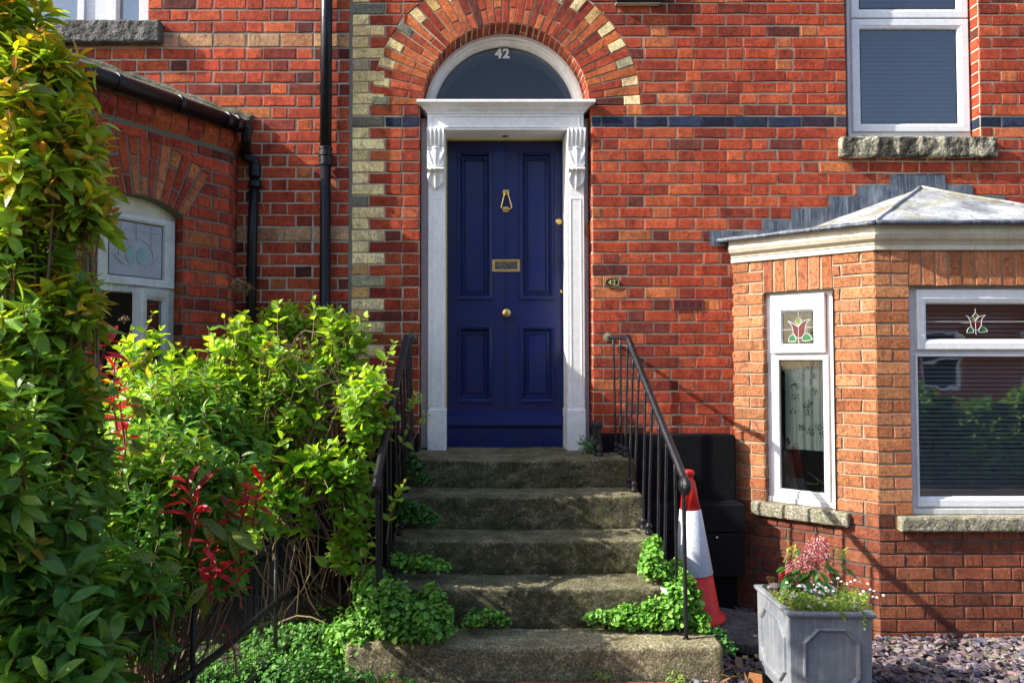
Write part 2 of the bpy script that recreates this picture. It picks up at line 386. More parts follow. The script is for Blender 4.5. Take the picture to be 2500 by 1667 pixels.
def lathe(mb, c, prof, seg=24, axis=(0, 0, 1), col=(1, 1, 1)):
    ax = Vector(axis).normalized(); ref = Vector((1, 0, 0)) if abs(ax.x) < .9 else Vector((0, 1, 0))
    a1 = ax.cross(ref).normalized(); a2 = ax.cross(a1); c = Vector(c); vs = []; fs = []
    for r, z in prof:
        for k in range(seg):
            a = 2*math.pi*k/seg; vs.append(c+ax*z+(a1*math.cos(a)+a2*math.sin(a))*max(r, 1e-4))
    m = len(prof)
    for i in range(m-1):
        for k in range(seg):
            j = (k+1) % seg; fs.append((i*seg+k, i*seg+j, (i+1)*seg+j, (i+1)*seg+k))
    fs.append(tuple(range(seg-1, -1, -1))); fs.append(tuple((m-1)*seg+k for k in range(seg)))
    mb.add(vs, fs, col)
def arcsweep(mb, fr, cu, cv, prof, a0=0, a1=math.pi, seg=48, col=(1, 1, 1)):
    vs = []; m = len(prof)
    for i in range(seg+1):
        a = a0+(a1-a0)*i/seg
        for r, n in prof: vs.append(fr(cu+r*math.cos(a), cv+r*math.sin(a), n))
    mb.add(vs, [(i*m+k, (i+1)*m+k, (i+1)*m+k+1, i*m+k+1) for i in range(seg) for k in range(m-1)], col)
def sweep_path(mb, path, prof, col=(1, 1, 1)):
    """path in XY (left to right seen from the street), prof = [(outward, z)]"""
    P = [Vector(p) for p in path]; n = len(P); vs = []
    for i in range(n):
        d = []
        if i > 0: d.append((P[i]-P[i-1]).normalized())
        if i < n-1: d.append((P[i+1]-P[i]).normalized())
        ns = [Vector((x.y, -x.x)) for x in d]
        m = ns[0] if len(ns) == 1 else (ns[0]+ns[1])/(ns[0]+ns[1]).length_squared*2
        for o, z in prof: vs.append((P[i].x+m.x*o, P[i].y+m.y*o, z))
    m = len(prof)
    mb.add(vs, [(i*m+k, (i+1)*m+k, (i+1)*m+k+1, i*m+k+1) for i in range(n-1) for k in range(m-1)], col)

# ------------------------------------------------------------------ bricks
def vary(c, a=.12):
    k = 1+rnd.uniform(-a, a)*1.3; return tuple(max(0.004, x*k*(1+rnd.uniform(-a, a)*.4)) for x in c)
def pick(pal):
    t = rnd.random()*sum(w for w, _ in pal)
    for w, c in pal:
        t -= w
        if t <= 0: return vary(c)
    return vary(pal[-1][1])
RED = [(5, (.37, .060, .025)), (4, (.31, .047, .022)), (3, (.42, .086, .034)), (2.0, (.23, .038, .021)), (1.2, (.45, .13, .050)), (.9, (.14, .034, .024))]
OLDRED = [(5, (.47, .076, .034)), (4, (.39, .06, .028)), (3, (.52, .105, .04)), (2, (.24, .04, .024)), (.6, (.46, .14, .05)), (.8, (.14, .035, .025))]
YEL = [(6, (.90, .72, .36)), (3, (.74, .58, .28)), (1.3, (.38, .33, .21)), (.8, (.17, .16, .12)), (1.3, (.62, .38, .14))]
BUFF = [(5, (.43, .175, .078)), (3, (.37, .14, .06)), (3, (.48, .205, .096)), (1, (.33, .115, .05))]
PLINTHB = [(4, (.23, .072, .038)), (3, (.19, .056, .030)), (2, (.27, .092, .046)), (1, (.15, .045, .026))]
BAND = [(4, (.50, .25, .13)), (3, (.44, .20, .10)), (2, (.52, .30, .16))]
BLUE = [(4, (.020, .028, .060)), (3, (.014, .019, .042)), (1, (.05, .03, .05))]
def brick(mb, fr, c, col, h=.005, bev=.004):
    """rounded, slightly irregular brick face with chipped outline"""
    J = .003
    c = [(p[0]+rnd.uniform(-J, J), p[1]+rnd.uniform(-J, J)) for p in c]
    hh = h*1.35+rnd.uniform(-.0016, .0022); tl = [rnd.uniform(-.001, .001) for _ in range(4)]
    out = []
    for i in range(4):
        a, b = c[i], c[(i+1) % 4]; L = math.hypot(b[0]-a[0], b[1]-a[1]); k = 3 if L > .15 else (2 if L > .06 else 1)
        for s in range(k):
            t = s/k; j = rnd.uniform(-.0018, .0012) if s else 0
            nx, ny = -(b[1]-a[1])/max(L, 1e-6), (b[0]-a[0])/max(L, 1e-6)
            out.append((a[0]+(b[0]-a[0])*t-nx*j, a[1]+(b[1]-a[1])*t-ny*j, i, t))
    cu = sum(p[0] for p in c)/4; cv = sum(p[1] for p in c)/4; hw = max(.006, (max(p[0] for p in c)-min(p[0] for p in c))/2); hv = max(.006, (max(p[1] for p in c)-min(p[1] for p in c))/2)
    ku, kv = min(.6, bev/hw), min(.6, bev/hv); n = len(out); vs = []
    for u, v, i, t in out: vs.append(fr(u, v, -.004))
    for u, v, i, t in out: vs.append(fr(u, v, hh-bev*.8))
    for u, v, i, t in out: vs.append(fr(u+(cu-u)*ku, v+(cv-v)*kv, hh+tl[i]*(1-t)+tl[(i+1) % 4]*t))
    fs = [tuple(2*n+i for i in range(n))]
    for i in range(n):
        j = (i+1) % n; fs += [(i, j, n+j, n+i), (n+i, n+j, 2*n+j, 2*n+i)]
    mb.add(vs, fs, col)
def fill_rows(mb, fr, rows, spans, colf, back=None, j=.010, h=.005, st=.215, hd=.1025, bev=.004, first=None, wander=0, phase=0.0):
    """rows: (v0, v1, bond) ; spans(v) -> [(a, b)]"""
    for r, (v0, v1, bond) in enumerate(rows):
        e = 1e-4; s0 = spans(v0+e); s1 = spans(v1-e); sm = spans((v0+v1)/2)
        if len(s0) != len(sm): s0 = sm
        if len(s1) != len(sm): s1 = sm
        for k, (am, bm) in enumerate(sm):
            (a0, b0), (a1, b1) = s0[k], s1[k]; A = min(a0, a1); B = max(b0, b1)
            if back: back.quad(fr(a0, v0), fr(b0, v0), fr(b1, v1), fr(a1, v1))
            if bond == 'none': continue
            edges = []
            if bond == 'flem': seq = [st, hd]; unit = st+hd+2*j; off = (unit/2 if r % 2 else 0)
            elif bond == 'stretch': seq = [st]; unit = st+j; off = unit/2 if r % 2 else 0
            elif bond == 'header': seq = [hd]; unit = hd+j; off = unit/2 if r % 2 else 0
            else: seq = [st]; unit = st+j; off = 0
            if k == 0 and first:
                w = first(r); edges.append((A, A+w)); u = A+w+j; q = r % 2
            else:
                u = phase+off+math.floor((A-phase-off)/unit)*unit; q = 0
            while u < B-.004:
                w = seq[q % len(seq)]; q += 1
                if u+w > A+.004: edges.append((max(u, A), min(u+w, B)))
                u += w+j
            # merge slivers
            res = []
            for (x, y) in edges:
                if y-x < .022 and res: res[-1] = (res[-1][0], y)
                elif y-x < .022: pend = x; res.append((x, y))
                else:
                    if res and res[-1][1]-res[-1][0] < .022: res[-1] = (res[-1][0], y)
                    else: res.append((x, y))
            jj = j/2
            for i, (x, y) in enumerate(res):
                jx = rnd.uniform(-.003, .003) if (y-x) > .06 else 0
                c = [(max(x, a0+jj*.3), v0+jj), (min(y, b0-jj*.3), v0+jj), (min(y, b1-jj*.3), v1-jj), (max(x, a1+jj*.3), v1-jj)]
                if i: c[0] = (c[0][0]+jx, c[0][1]); c[3] = (c[3][0]+jx, c[3][1])
                if c[1][0]-c[0][0] < .008 and c[2][0]-c[3][0] < .008: continue
                if c[1][0]-c[0][0] < .003: c[1] = (c[0][0]+.003, c[1][1])
                if c[2][0]-c[3][0] < .003: c[2] = (c[3][0]+.003, c[2][1])
                brick(mb, fr, c, colf(r, i, k, (x+y)/2, (v0+v1)/2), h, bev)
def subtract(spans, holes):
    out = list(spans)
    for h in holes:
        if h is None: continue
        a, b = h; nx = []
        for s, e in out:
            if b <= s or a >= e: nx.append((s, e)); continue
            if a > s: nx.append((s, a))
            if b < e: nx.append((b, e))
        out = nx
    return [x for x in out if x[1]-x[0] > .004]
def rows_between(v0, v1, ch, bond='flem'):
    n = max(1, round((v1-v0)/ch)); d = (v1-v0)/n
    return [(v0+i*d, v0+(i+1)*d, bond) for i in range(n)]
def ringbricks(mb, fr, cu, cv, r0, r1, a0, a1, n, colf, split, back=None, j=.008, tilt=None):
    for i in range(n):
        p = a0+(a1-a0)*i/n; q = a0+(a1-a0)*(i+1)/n
        if back:
            back.quad(*[fr(cu+r*math.cos(a), cv+r*math.sin(a), 0) for r, a in ((r0, q), (r0, p), (r1, p), (r1, q))])
        rr = [r0]+split(i)+[r1]
        for k in range(len(rr)-1):
            ra, rb = rr[k]+(j/2 if k else .002), rr[k+1]-j/2
            def P(r, a, s): 
                da = s*(j/2)/r; return (cu+r*math.cos(a+da), cv+r*math.sin(a+da))
            c = [P(ra, q, -1), P(ra, p, 1), P(rb, p, 1), P(rb, q, -1)]
            brick(mb, fr, c, colf(i, k), .005, .0035)
# ================================================================== THE TWO HOUSES
YW = 5.068
MW = Fr((0, YW, 0), (1, 0, 0))
def XZ(k, x, y, Y=YW): p = W(k, x, y, Y); return p.x, p.z
house = thing('terraced_house', 'red brick terraced house with the dark blue front door and fanlight numbered 42', 'house', (1.2, YW, 0))
nhouse = thing('terraced_house', 'neighbouring red brick house at left with pale brick bands and tall black drainpipe', 'house', (-2.2, YW, 0))
nhouse.name = 'terraced_house.001'

xq, _ = XZ('s', 858, 600); xn, _ = XZ('s', 852, 600)
Zband = XZ('A3', 300, 556)[1]; Zlow = XZ('A3', 300, 1493)[1]; CH = (Zband-Zlow)/18
b0 = Zband-CH/2
ACU, ACV = XZ('s', 1235, 258); RI = .562; RO = .912
jL = XZ('s', 1024, 600)[0]; jR = XZ('s', 1446, 600)[0]
uwL = XZ('s', 2065, 250)[0]; uwR = XZ('s', 2392, 250)[0]; uwB = XZ('s', 2200, 340)[1]
bayL = XZ('s', 1789, 800)[0]; bayTop = 2.24
Ztop = b0+CH*18
Zpl = XZ('6', 1000, 1092)[1]
kk = int((b0-Zpl)/CH)+1
rows = [(b0+CH*i, b0+CH*(i+1), 'stretch' if i == 0 else 'flem') for i in range(-kk-1, 18)]
XR = 7.6
ACR = b0+CH*round((ACV-b0)/CH)
def sp_main(v):
    hs = []
    if v > ACR:
        d = max(0, v-ACV)
        if d < RO: w = math.sqrt(RO*RO-d*d); hs.append((ACU-w, ACU+w))
    else: hs.append((jL, jR))
    if v > uwB: hs.append((uwL, uwR))
    if v < bayTop: hs.append((bayL+.03, 4.28))
    return subtract([(xq, XR)], hs)
br = MB(); bk = MB(); qb = MB()
i0 = -kk-1
def col_main(r, i, k, u, v):
    if r+i0 == 0 and u > xq+.10: return vary(pick(BLUE), .2)
    return pick(RED)
def firstw(r): return .112 if r % 2 else .218
# quoins go to a mesh of their own: collect the first brick of every course
class Split(MB): pass
red = MB(); yel = MB()
_cur = {}
def colf_route(r, i, k, u, v):
    return col_main(r, i, k, u, v)
# quoin strip separately, then the rest of the wall beside it
def qw(r): return .112 if r % 2 else .218
for r, (v0, v1, bd) in enumerate(rows):
    w = qw(r)
    brick(yel, MW, [(xq+.003, v0+.005), (xq+w, v0+.005), (xq+w, v1-.005), (xq+.003, v1-.005)], pick(YEL), .006)
def sp_right(v):
    r = int((v-rows[0][0])/CH); w = qw(max(0, min(len(rows)-1, r)))
    return subtract(sp_main(v), [(xq-1, xq+w+.008)])
fill_rows(red, MW, rows, sp_right, col_main, None, first=lambda r: (.218 if r % 2 else .105), phase=.04)
fill_rows(MB(), MW, [(a, b, 'none') for a, b, _ in rows], sp_main, None, bk)
# below the lowest course, behind the steps
bk.quad(MW(xq, -.3), MW(jL, -.3), MW(jL, rows[0][0]), MW(xq, rows[0][0])); bk.quad(MW(jR, -.3), MW(4.3, -.3), MW(4.3, rows[0][0]), MW(jR, rows[0][0]))
# arch of radial bricks, pale headers on the haunches
NA = 41
def arch_col(i, k):
    a = abs(i-NA//2)
    if k == 1 and i % 2 == 0 and a > 5: return pick(YEL)
    return pick(RED if rnd.random() < .7 else [(1, (.50, .13, .042))])
ringbricks(red, MW, ACU, ACV, RI, RO, 0.0, math.pi, NA, arch_col, lambda i: [RI+.235] if i % 2 == 0 else [RI+.105], bk)
arcsweep(bk, MW, ACU, ACV, [(RI+.06, -.004), (RO+.05, -.004)], 0, math.pi, 40)
red.build('brick_wall', 'red_brick', house); yel.build('quoin', 'quoin_brick', house)
bk.build('mortar', 'mortar_warm', house)
# jamb and intrados reveals
rv = MB(); rvb = MB()
DEP = .30
FrL = Fr((jL, YW, 0), (0, 1, 0)); FrR = Fr((jR, YW+DEP, 0), (0, -1, 0))
jrows = [(b0+CH*i, b0+CH*(i+1), 'one') for i in range(-kk-1, 3)]
for fr in (FrL, FrR):
    for r, (v0, v1, _) in enumerate(jrows):
        x = .105 if r % 2 else .215
        rng = [(0, x), (x, DEP)] if fr is FrL else [(0, DEP-x), (DEP-x, DEP)]
        for a, b in rng: brick(rv, fr, [(a+.003, v0+.005), (b-.003, v0+.005), (b-.003, v1-.005), (a+.003, v1-.005)], pick(RED), .002, .003)
    rvb.quad(fr(0, -.1), fr(DEP, -.1), fr(DEP, ACV+.01), fr(0, ACV+.01))
    rv.build('jamb_brickwork', 'red_brick', house); rvb.build('jamb_mortar', 'mortar_warm', house); rv = MB(); rvb = MB()
for i in range(NA):
    a, b = math.pi*i/NA, math.pi*(i+1)/NA; am = (a+b)/2
    fr = Fr((ACU+(RI+.0)*math.cos(am), YW, ACV+(RI)*math.sin(am)), (0, 1, 0), (-math.sin(am), 0, math.cos(am)))
    h = RI*(b-a)/2
    if fr.n.dot(Vector((math.cos(am), 0, math.sin(am)))) > 0: fr = Fr(fr.O, (0, -1, 0), fr.v)
    s = 1 if fr.u.y > 0 else -1
    for x, y in (((0, .105), (.105, DEP)) if i % 2 else ((0, .215), (.215, DEP))):
        x, y = (x, y) if s > 0 else (-y, -x)
        brick(rv, fr, [(x+.003, -h+.004), (y-.003, -h+.004), (y-.003, h-.004), (x+.003, h-.004)], pick(RED), .002, .003)
    rvb.quad(fr(0 if s > 0 else -DEP, -h*1.02), fr(DEP if s > 0 else 0, -h*1.02), fr(DEP if s > 0 else 0, h*1.02), fr(0 if s > 0 else -DEP, h*1.02))
rv.build('arch_soffit', 'red_brick', house); rvb.build('soffit_mortar', 'mortar_warm', house); rv = MB(); rvb = MB()
# upper window reveals
for fr, rr in ((Fr((uwR, YW+.2, 0), (0, -1, 0)), range(-1, 18)), (Fr((uwL, YW, 0), (0, 1, 0)), range(-1, 18))):
    for r in rr:
        v0 = b0+CH*(r-1); v1 = v0+CH
        if v1 < uwB: continue
        v0 = max(v0, uwB)
        x = .09 if r % 2 else .19
        c = pick(BLUE) if r == 1 else pick(RED)
        a, b = (.2-x, .2) if fr.u.y < 0 else (0, x)
        brick(rv, fr, [(a, v0+.005), (b-.004, v0+.005), (b-.004, v1-.005), (a, v1-.005)], c, .002, .003)
    rvb.quad(fr(0, uwB-.02), fr(.2, uwB-.02), fr(.2, Ztop), fr(0, Ztop))
    rv.build('window_reveal', 'red_brick', house); rvb.build('reveal_mortar', 'mortar_warm', house); rv = MB(); rvb = MB()
# return of the quoin at the joint and the solid behind both houses
mb = MB(); wbox(mb, xq-3.2, XR, YW+.34, YW+.5, -.3, uwB-.05) if False else None

# --------------------------------------------------------- dark rooms behind the glass
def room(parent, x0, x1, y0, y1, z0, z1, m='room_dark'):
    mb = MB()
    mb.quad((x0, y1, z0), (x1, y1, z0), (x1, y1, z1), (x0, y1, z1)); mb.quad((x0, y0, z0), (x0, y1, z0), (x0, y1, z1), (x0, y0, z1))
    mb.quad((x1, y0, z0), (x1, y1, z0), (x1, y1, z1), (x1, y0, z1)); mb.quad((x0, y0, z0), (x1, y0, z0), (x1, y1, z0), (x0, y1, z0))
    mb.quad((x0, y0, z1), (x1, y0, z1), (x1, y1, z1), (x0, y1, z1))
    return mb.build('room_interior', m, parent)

# --------------------------------------------------------- doorcase
YD = YW+.262
DF = Fr((0, YD, 0), (1, 0, 0))       # door face plane
case_l = DF.loc('s', 1088.5, 700)[0]; case_r = DF.loc('s', 1382.5, 700)[0]
dtop = DF.loc('s', 1235, 342)[1]; dbot = DF.loc('s', 1235, 1038)[1]; dsill = DF.loc('s', 1235, 1088)[1]
ZL = dsill       # landing level at the door
YP = YW+.035     # pilaster face
PF = Fr((0, YP, 0), (1, 0, 0)); JF = Fr((0, YW+.13, 0), (1, 0, 0))
doorcase = bpy.data.objects.new('door_frame', None); COL.objects.link(doorcase); doorcase.location = (ACU, YW, ZL); set_parent(doorcase, house)
mb = MB()
# jamb boards (grey, set back)
for a, b, k in ((1024, 1052, 0), (1420, 1446, 1)):
    u0 = JF.loc('s', a, 600)[0] if k else jL+.004; u1 = JF.loc('s', b, 600)[0] if not k else jR-.004
    if k: u0 = JF.loc('s', a, 600)[0]-.02
    else: u1 += .03
    box(mb, JF, u0, u1, ZL-.0, JF.loc('5', 330, 350)[1], -.13, 0)
jb = mb.build('jamb_board', 'white_gloss', doorcase, bevel=.003)
pil = {}
fz0 = PF.loc('s', 1235, 317)[1]; 
for side, (xa, xb) in (('l', (1045.7, 1087)), ('r', (1384, 1426))):
    u0 = PF.loc('s', xa, 600)[0]; u1 = PF.loc('s', xb, 600)[0]
    pt = PF.loc('A2', 500, 870)[1]; pp = PF.loc('A2', 500, 903)[1]; bb = PF.loc('A5', 500, 362)[1]; pl = PF.loc('A5', 480, 352)[1]
    mb = MB(); 
    plate(mb, PF, (u0, bb, u1, fz0+.05), [(u0+.022, bb+.03, u1-.018, pp)], 0)
    polyring(mb, PF, rect(u0+.022, bb+.03, u1-.018, pp), [(0, 0), (.004, .003), (.010, -.006), (.016, -.010)])
    box(mb, PF, u0, u1, bb, fz0+.05, -.20, -.0001)
    pil[side] = mb.build('pilaster', 'white_gloss_worn', doorcase)
    mb = MB(); box(mb, PF, u0-.004, u1+.008 if side == 'l' else u1+.004, ZL-.012, bb+.002, -.22, .012); mb.build('plinth_block', 'white_gloss_worn', doorcase, bevel=.004)
# entablature
YF = YW+.02; FF = Fr((0, YF, 0), (1, 0, 0))
f0, fz = FF.loc('5', 367, 460); f1, ft = FF.loc('5', 1860, 288)
mb = MB()
box(mb, FF, f0, f1, fz, ft+.03, -.245, -.001)
plate(mb, FF, (f0, fz, f1, ft), [(f0+.022, fz+.012, f1-.022, ft-.022)], 0)
polyring(mb, FF, rect(f0+.022, fz+.012, f1-.022, ft-.022), [(0, 0), (.004, .006), (.012, .004), (.018, -.008)])
box(mb, FF, f0-.004, f1+.004, ft-.012, ft-.002, -.05, .008)
mb.build('frieze', 'white_gloss', doorcase)
CF = Fr((0, YW-.075, 0), (1, 0, 0)); c0, ct = CF.loc('5', 260, 152); c1, cb = CF.loc('5', 1965, 178)
mb = MB()
u0, u1 = f0-.003, f1+.003; o1 = -(c0-u0)
prof = [(0.0, ft-.004), (.012, ft), (.012, ft+.006), (.022, ft+.010)]
H = (cb-.004)-(ft+.010)
for i in range(9):
    t = i/8; prof.append((.022+(o1-.022-.006)*(1-math.cos(t*math.pi/2)), ft+.010+H*math.sin(t*math.pi/2) if False else ft+.010+H*t))
prof += [(o1-.004, cb-.002), (o1, cb), (o1, ct-.003), (o1-.003, ct), (-.02, ct+.012)]
sweep_path(mb, [(u0, YF+.20), (u0, YF+.0), (u1, YF+.0), (u1, YF+.20)], prof)
mb.build('cornice', 'white_gloss_worn', doorcase)
mb = MB(); wbox(mb, case_l-.05, case_r+.05, YF+.24, YF+.36, fz+.03, ct+.01); mb.build('head_panel', 'white_gloss', doorcase)
# consoles: reeds, fan leaf, curl, lower leaf
def console(uc, w, vt, vb):
    NU, NV = 36, 110; H = vt-vb; pts = []
    mb = MB(); g = []
    for j in range(NV+1):
        t = j/NV; v = vt-H*t
        for i in range(NU+1):
            s = -1+2*i/NU
            if t < .30:
                n = .050-.030*(t/.30)**1.4+.008*math.sin(min(1, t/.05)*math.pi/2)
                n += .011*abs(math.cos(s*math.pi*2.0))-.004; hw = 1
            elif t < .68:
                q = (t-.30)/.38
                dy = (.70-t)*H; dx = s*w/2; th = math.atan2(dx, max(dy, 1e-4)); rr = math.hypot(dx, dy)/(H*.40)
                n = .022+.020*math.sin(q*math.pi)**.7*(1-.35*s*s)+.0050*math.cos(th*15)*min(1, rr*1.6)+.003*math.exp(-(s/.16)**2)
                
                n += .014*math.exp(-((t-.315)/.018)**2)*(1-s*s*.4); hw = 1
            else:
                q = (t-.68)/.32
                dy = (t-.66)*H; dx = s*w/2; th = math.atan2(dx, dy+.045)
                n = .030*(1-q)**.8+.012+.0050*math.cos(th*15)+.008*math.exp(-(s/.12)**2)*(1-q)
                hw = 1-.10*q-.35*max(0, q-.45)/.55
                lim = 1-.28*abs(s)**1.5+.04*math.cos(s*9)
                if q > lim*.98: n = .001
            roll = .030*math.exp(-((t-.685)/.030)**2)*(1-.25*s*s)
            g.append(PF(uc+s*hw*w/2, v, n+roll+(0 if .62 > t else 0)))
    fs = [(j*(NU+1)+i, (j+1)*(NU+1)+i, (j+1)*(NU+1)+i+1, j*(NU+1)+i+1) for j in range(NV) for i in range(NU)]
    b = len(g)
    for j in range(NV):   # side walls
        for i in (0, NU):
            a = j*(NU+1)+i; c = (j+1)*(NU+1)+i; pa = Vector(g[a]); pc = Vector(g[c]); pa2 = Vector((pa.x, YP, pa.z)); pc2 = Vector((pc.x, YP, pc.z))
            g += [pa2, pc2]; fs.append((a, c, len(g)-1, len(g)-2))
    a = len(g); g += [Vector((g[0][0], YP, g[0][2])), Vector((g[NU][0], YP, g[NU][2]))]; fs.append(tuple([a]+list(range(NU+1))+[a+1]))
    mb.add(g, fs); return mb
for xa, xb in ((365, 523), (1704, 1866)):
    u0 = PF.loc('5', xa, 700)[0]; u1 = PF.loc('5', xb, 700)[0]
    o = console((u0+u1)/2, u1-u0, fz+.002, PF.loc('5', 450, 1035)[1]).build('console_bracket', 'white_gloss_worn', doorcase, smooth=True)
    md = o.modifiers.new('e', 'EDGE_SPLIT'); md.split_angle = 1.0
# brass draught strips
mb = MB()
box(mb, DF, case_l-.002, case_l+.009, dbot, dtop, -.01, .03); box(mb, DF, case_r-.009, case_r+.002, dbot, dtop, -.01, .03); box(mb, DF, case_l, case_r, dtop-.007, dtop+.004, -.01, .03)
mb.build('draught_strip', 'yellow_seal', doorcase)
# recessed spotlight in the soffit
p = W('5', 1110, 515, YF+.13); cz = fz
mb = MB(); lathe(mb, (p.x, YF+.13, cz-.004), [(.026, 0), (.036, 0), (.036, .003), (.034, .0045)], 32); r1 = mb.build('spotlight', 'white_gloss', doorcase, smooth=False)
mb = MB(); lathe(mb, (p.x, YF+.13, cz-.0055), [(.0, .0), (.012, -.002), (.022, .0), (.026, .002)], 32); mb.build('lamp_lens', 'chrome', r1, smooth=True)

# --------------------------------------------------------- the door
door = MB()
pan = []
for (xa, xb, ya, yb) in ((1117.6, 1199, 371, 728), (1271, 1349.5, 371, 728), (1118.5, 1198.5, 798, 978), (1272, 1352, 798, 978)):
    a = DF.loc('s', xa, yb); b = DF.loc('s', xb, ya); pan.append((a[0], a[1], b[0], b[1]))
plate(door, DF, (case_l+.004, dbot-.02, case_r-.004, dtop-.002), pan, 0)
cx = DF.loc('s', 1236.3, 700)[0]
for p in pan:
    polyring(door, DF, rect(*p), [(-.006, 0), (-.004, .010), (.002, .016), (.009, .014), (.012, .004), (.017, .004), (.020, -.006), (.029, -.020), (.036, -.022), (.038, -.014), (.044, -.013), (.048, -.024), (.053, -.024), (.056, -.018)])
    # wider weathered foot to the moulding
    box(door, DF, p[0]-.008, p[2]+.008, p[1]-.010, p[1]+.006, -.004, .013)
box(door, DF, cx-.0045, cx+.0045, pan[0][3]+.02 if False else dbot+.03, dtop-.002, -.004, .004)
for s in (-.010, .010): box(door, DF, cx+s-.0008, cx+s+.0008, dbot+.03, dtop-.002, -.004, .0012)
dr = door.build('front_door', 'blue_gloss', house)
mb = MB(); v0 = DF.loc('A5', 800, 430, .03)[1]; v1 = DF.loc('A5', 800, 380, .03)[1]
box(mb, DF, case_l+.002, case_r-.002, v0, v1-.012, 0, .034); mb.quad(DF(case_l+.002, v1-.012, .034), DF(case_r-.002, v1-.012, .034), DF(case_r-.002, v1+.006, .0), DF(case_l+.002, v1+.006, .0))
mb.build('weather_board', 'blue_bright', dr)
mb = MB(); box(mb, DF, case_l-.002, case_r+.002, ZL-.04, v0-.03, -.05, .018); box(mb, DF, case_l, case_r, v0-.03, v0-.012, -.04, .004); mb.build('threshold', 'blue_gloss', dr, bevel=.004)
# knocker
mb = MB(); U = lambda x, y: DF.loc('5', x, y)
a, b = U(1090, 1083), U(1147, 1036); box(mb, DF, a[0], b[0], a[1], b[1], 0, .008)
a = U(1119, 1058); tube(mb, [DF(a[0]-.012, a[1], .014), DF(a[0]+.012, a[1], .014)], .006, 10)
ptsk = [U(1106, 1068), U(1070, 1205), U(1092, 1228), U(1146, 1228), U(1172, 1205), U(1134, 1068)]
for q in range(6):
    p0, p1 = ptsk[q], ptsk[(q+1) % 6]
    if q == 5: continue
    tube(mb, [DF(p0[0], p0[1], .018), DF(p1[0], p1[1], .018)], .0042, 6)
for q in ptsk: lathe(mb, DF(q[0], q[1], .018), [(.0, -.0045), (.0043, -.002), (.0043, .002), (0, .0045)], 8, axis=(0, 1, 0))
a, b = U(1090, 1248), U(1142, 1198); box(mb, DF, a[0], b[0], a[1], b[1], 0, .010)
mb.build('door_knocker', 'brass', dr, bevel=.001)
# letter plate
mb = MB(); a = DF.loc('A2', 748, 1240); b = DF.loc('A2', 879, 1182)
polyring(mb, DF, rect(a[0], a[1], b[0], b[1]), [(0, 0), (0, .005), (.003, .008), (.013, .008), (.016, .004), (.020, .003)], True)
lp = mb.build('letter_plate', 'brass', dr)
mb = MB(); box(mb, DF, a[0]+.022, b[0]-.022, a[1]+.020, b[1]-.020, .003, .0065); mb.build('flap', 'slab_stone', lp, bevel=.002)
# knob, locks
a = DF.loc('A2', 813, 1428); mb = MB(); c = DF(a[0], a[1], 0)
lathe(mb, c, [(.026, 0), (.026, .003), (.012, .006), (.010, .024), (.026, .034), (.032, .045), (.028, .056), (.014, .062), (0, .063)], 10, axis=(0, -1, 0)); mb.build('door_knob', 'brass', dr)
a = DF.loc('A2', 1054, 1011); mb = MB(); lathe(mb, DF(a[0], a[1], 0), [(.023, 0), (.023, .006), (.018, .010), (.017, .007), (.010, .007), (.009, .010), (0, .010)], 28, axis=(0, -1, 0)); lk = mb.build('cylinder_lock', 'brass', dr)
mb = MB(); box(mb, DF, a[0]-.0015, a[0]+.0015, a[1]-.006, a[1]+.005, .0100, .0106); mb.build('keyhole', 'rubber', lk)
a = DF.loc('A2', 1069, 1329); mb = MB(); lathe(mb, DF(a[0], a[1], 0), [(.014, 0), (.014, .002), (.011, .004), (0, .004)], 24, axis=(0, -1, 0)); lk = mb.build('keyhole_cover', 'brass', dr)
mb = MB(); lathe(mb, DF(a[0], a[1]+.003, .0041), [(.004, 0), (.004, .001), (0, .001)], 12, axis=(0, -1, 0)); box(mb, DF, a[0]-.002, a[0]+.002, a[1]-.008, a[1]+.001, .004, .005); mb.build('keyhole', 'rubber', lk)
# bell push
BFx = Fr((0, YW+.13, 0), (1, 0, 0)); a = JF.loc('5', 1873, 1475); b = JF.loc('5', 1908, 1354); mb = MB()
box(mb, JF, a[0], b[0], a[1], b[1], 0, .016); bell = mb.build('doorbell', 'digit_gold', doorcase, bevel=.004)
mb = MB(); c = JF.loc('5', 1890, 1442); lathe(mb, JF(c[0], c[1], .016), [(.006, 0), (.006, .003), (0, .004)], 16, axis=(0, -1, 0)); mb.build('button', 'grey_board', bell)

# --------------------------------------------------------- fanlight
YG = YW+.215; GF = Fr((0, YG, 0), (1, 0, 0)); mb = MB()
FR0 = RI+.004
arcsweep(mb, GF, ACU, ACV, [(FR0, -.05), (FR0, .05), (FR0-.010, .062), (FR0-.030, .060), (FR0-.036, .045), (FR0-.050, .040), (FR0-.056, .030), (FR0-.064, .028), (FR0-.070, .0), (FR0-.072, -.02)], seg=64)
fan = mb.build('fanlight', 'white_gloss_worn', house)
Rg = FR0-.071; mb = MB()
pts = [GF(ACU+Rg*math.cos(a), ACV-.03+Rg*math.sin(a), -.005) for a in [math.pi*i/48 for i in range(49)]]
pts[0] = pts[0]; mb.add(pts+[GF(ACU-Rg, ACV-.15, -.005), GF(ACU+Rg, ACV-.15, -.005)], [tuple(range(51))]); mb.build('pane', 'fanlight_glass', fan)
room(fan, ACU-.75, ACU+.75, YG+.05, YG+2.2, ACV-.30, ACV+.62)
mb = MB(); vs = []; fs = []; N = 48
for i in range(N+1):
    a = math.pi*i/N; r2 = Rg*.985
    vs += [GF(ACU+(Rg+.01)*math.cos(a), ACV+(Rg+.01)*math.sin(a), -.035), GF(ACU+r2*math.cos(a), ACV-.075+r2*math.sin(a), -.035)]
    if i: fs.append((2*i-2, 2*i, 2*i+1, 2*i-1))
mb.add(vs, fs); mb.build('inner_arch', 'plaster_grey', fan)
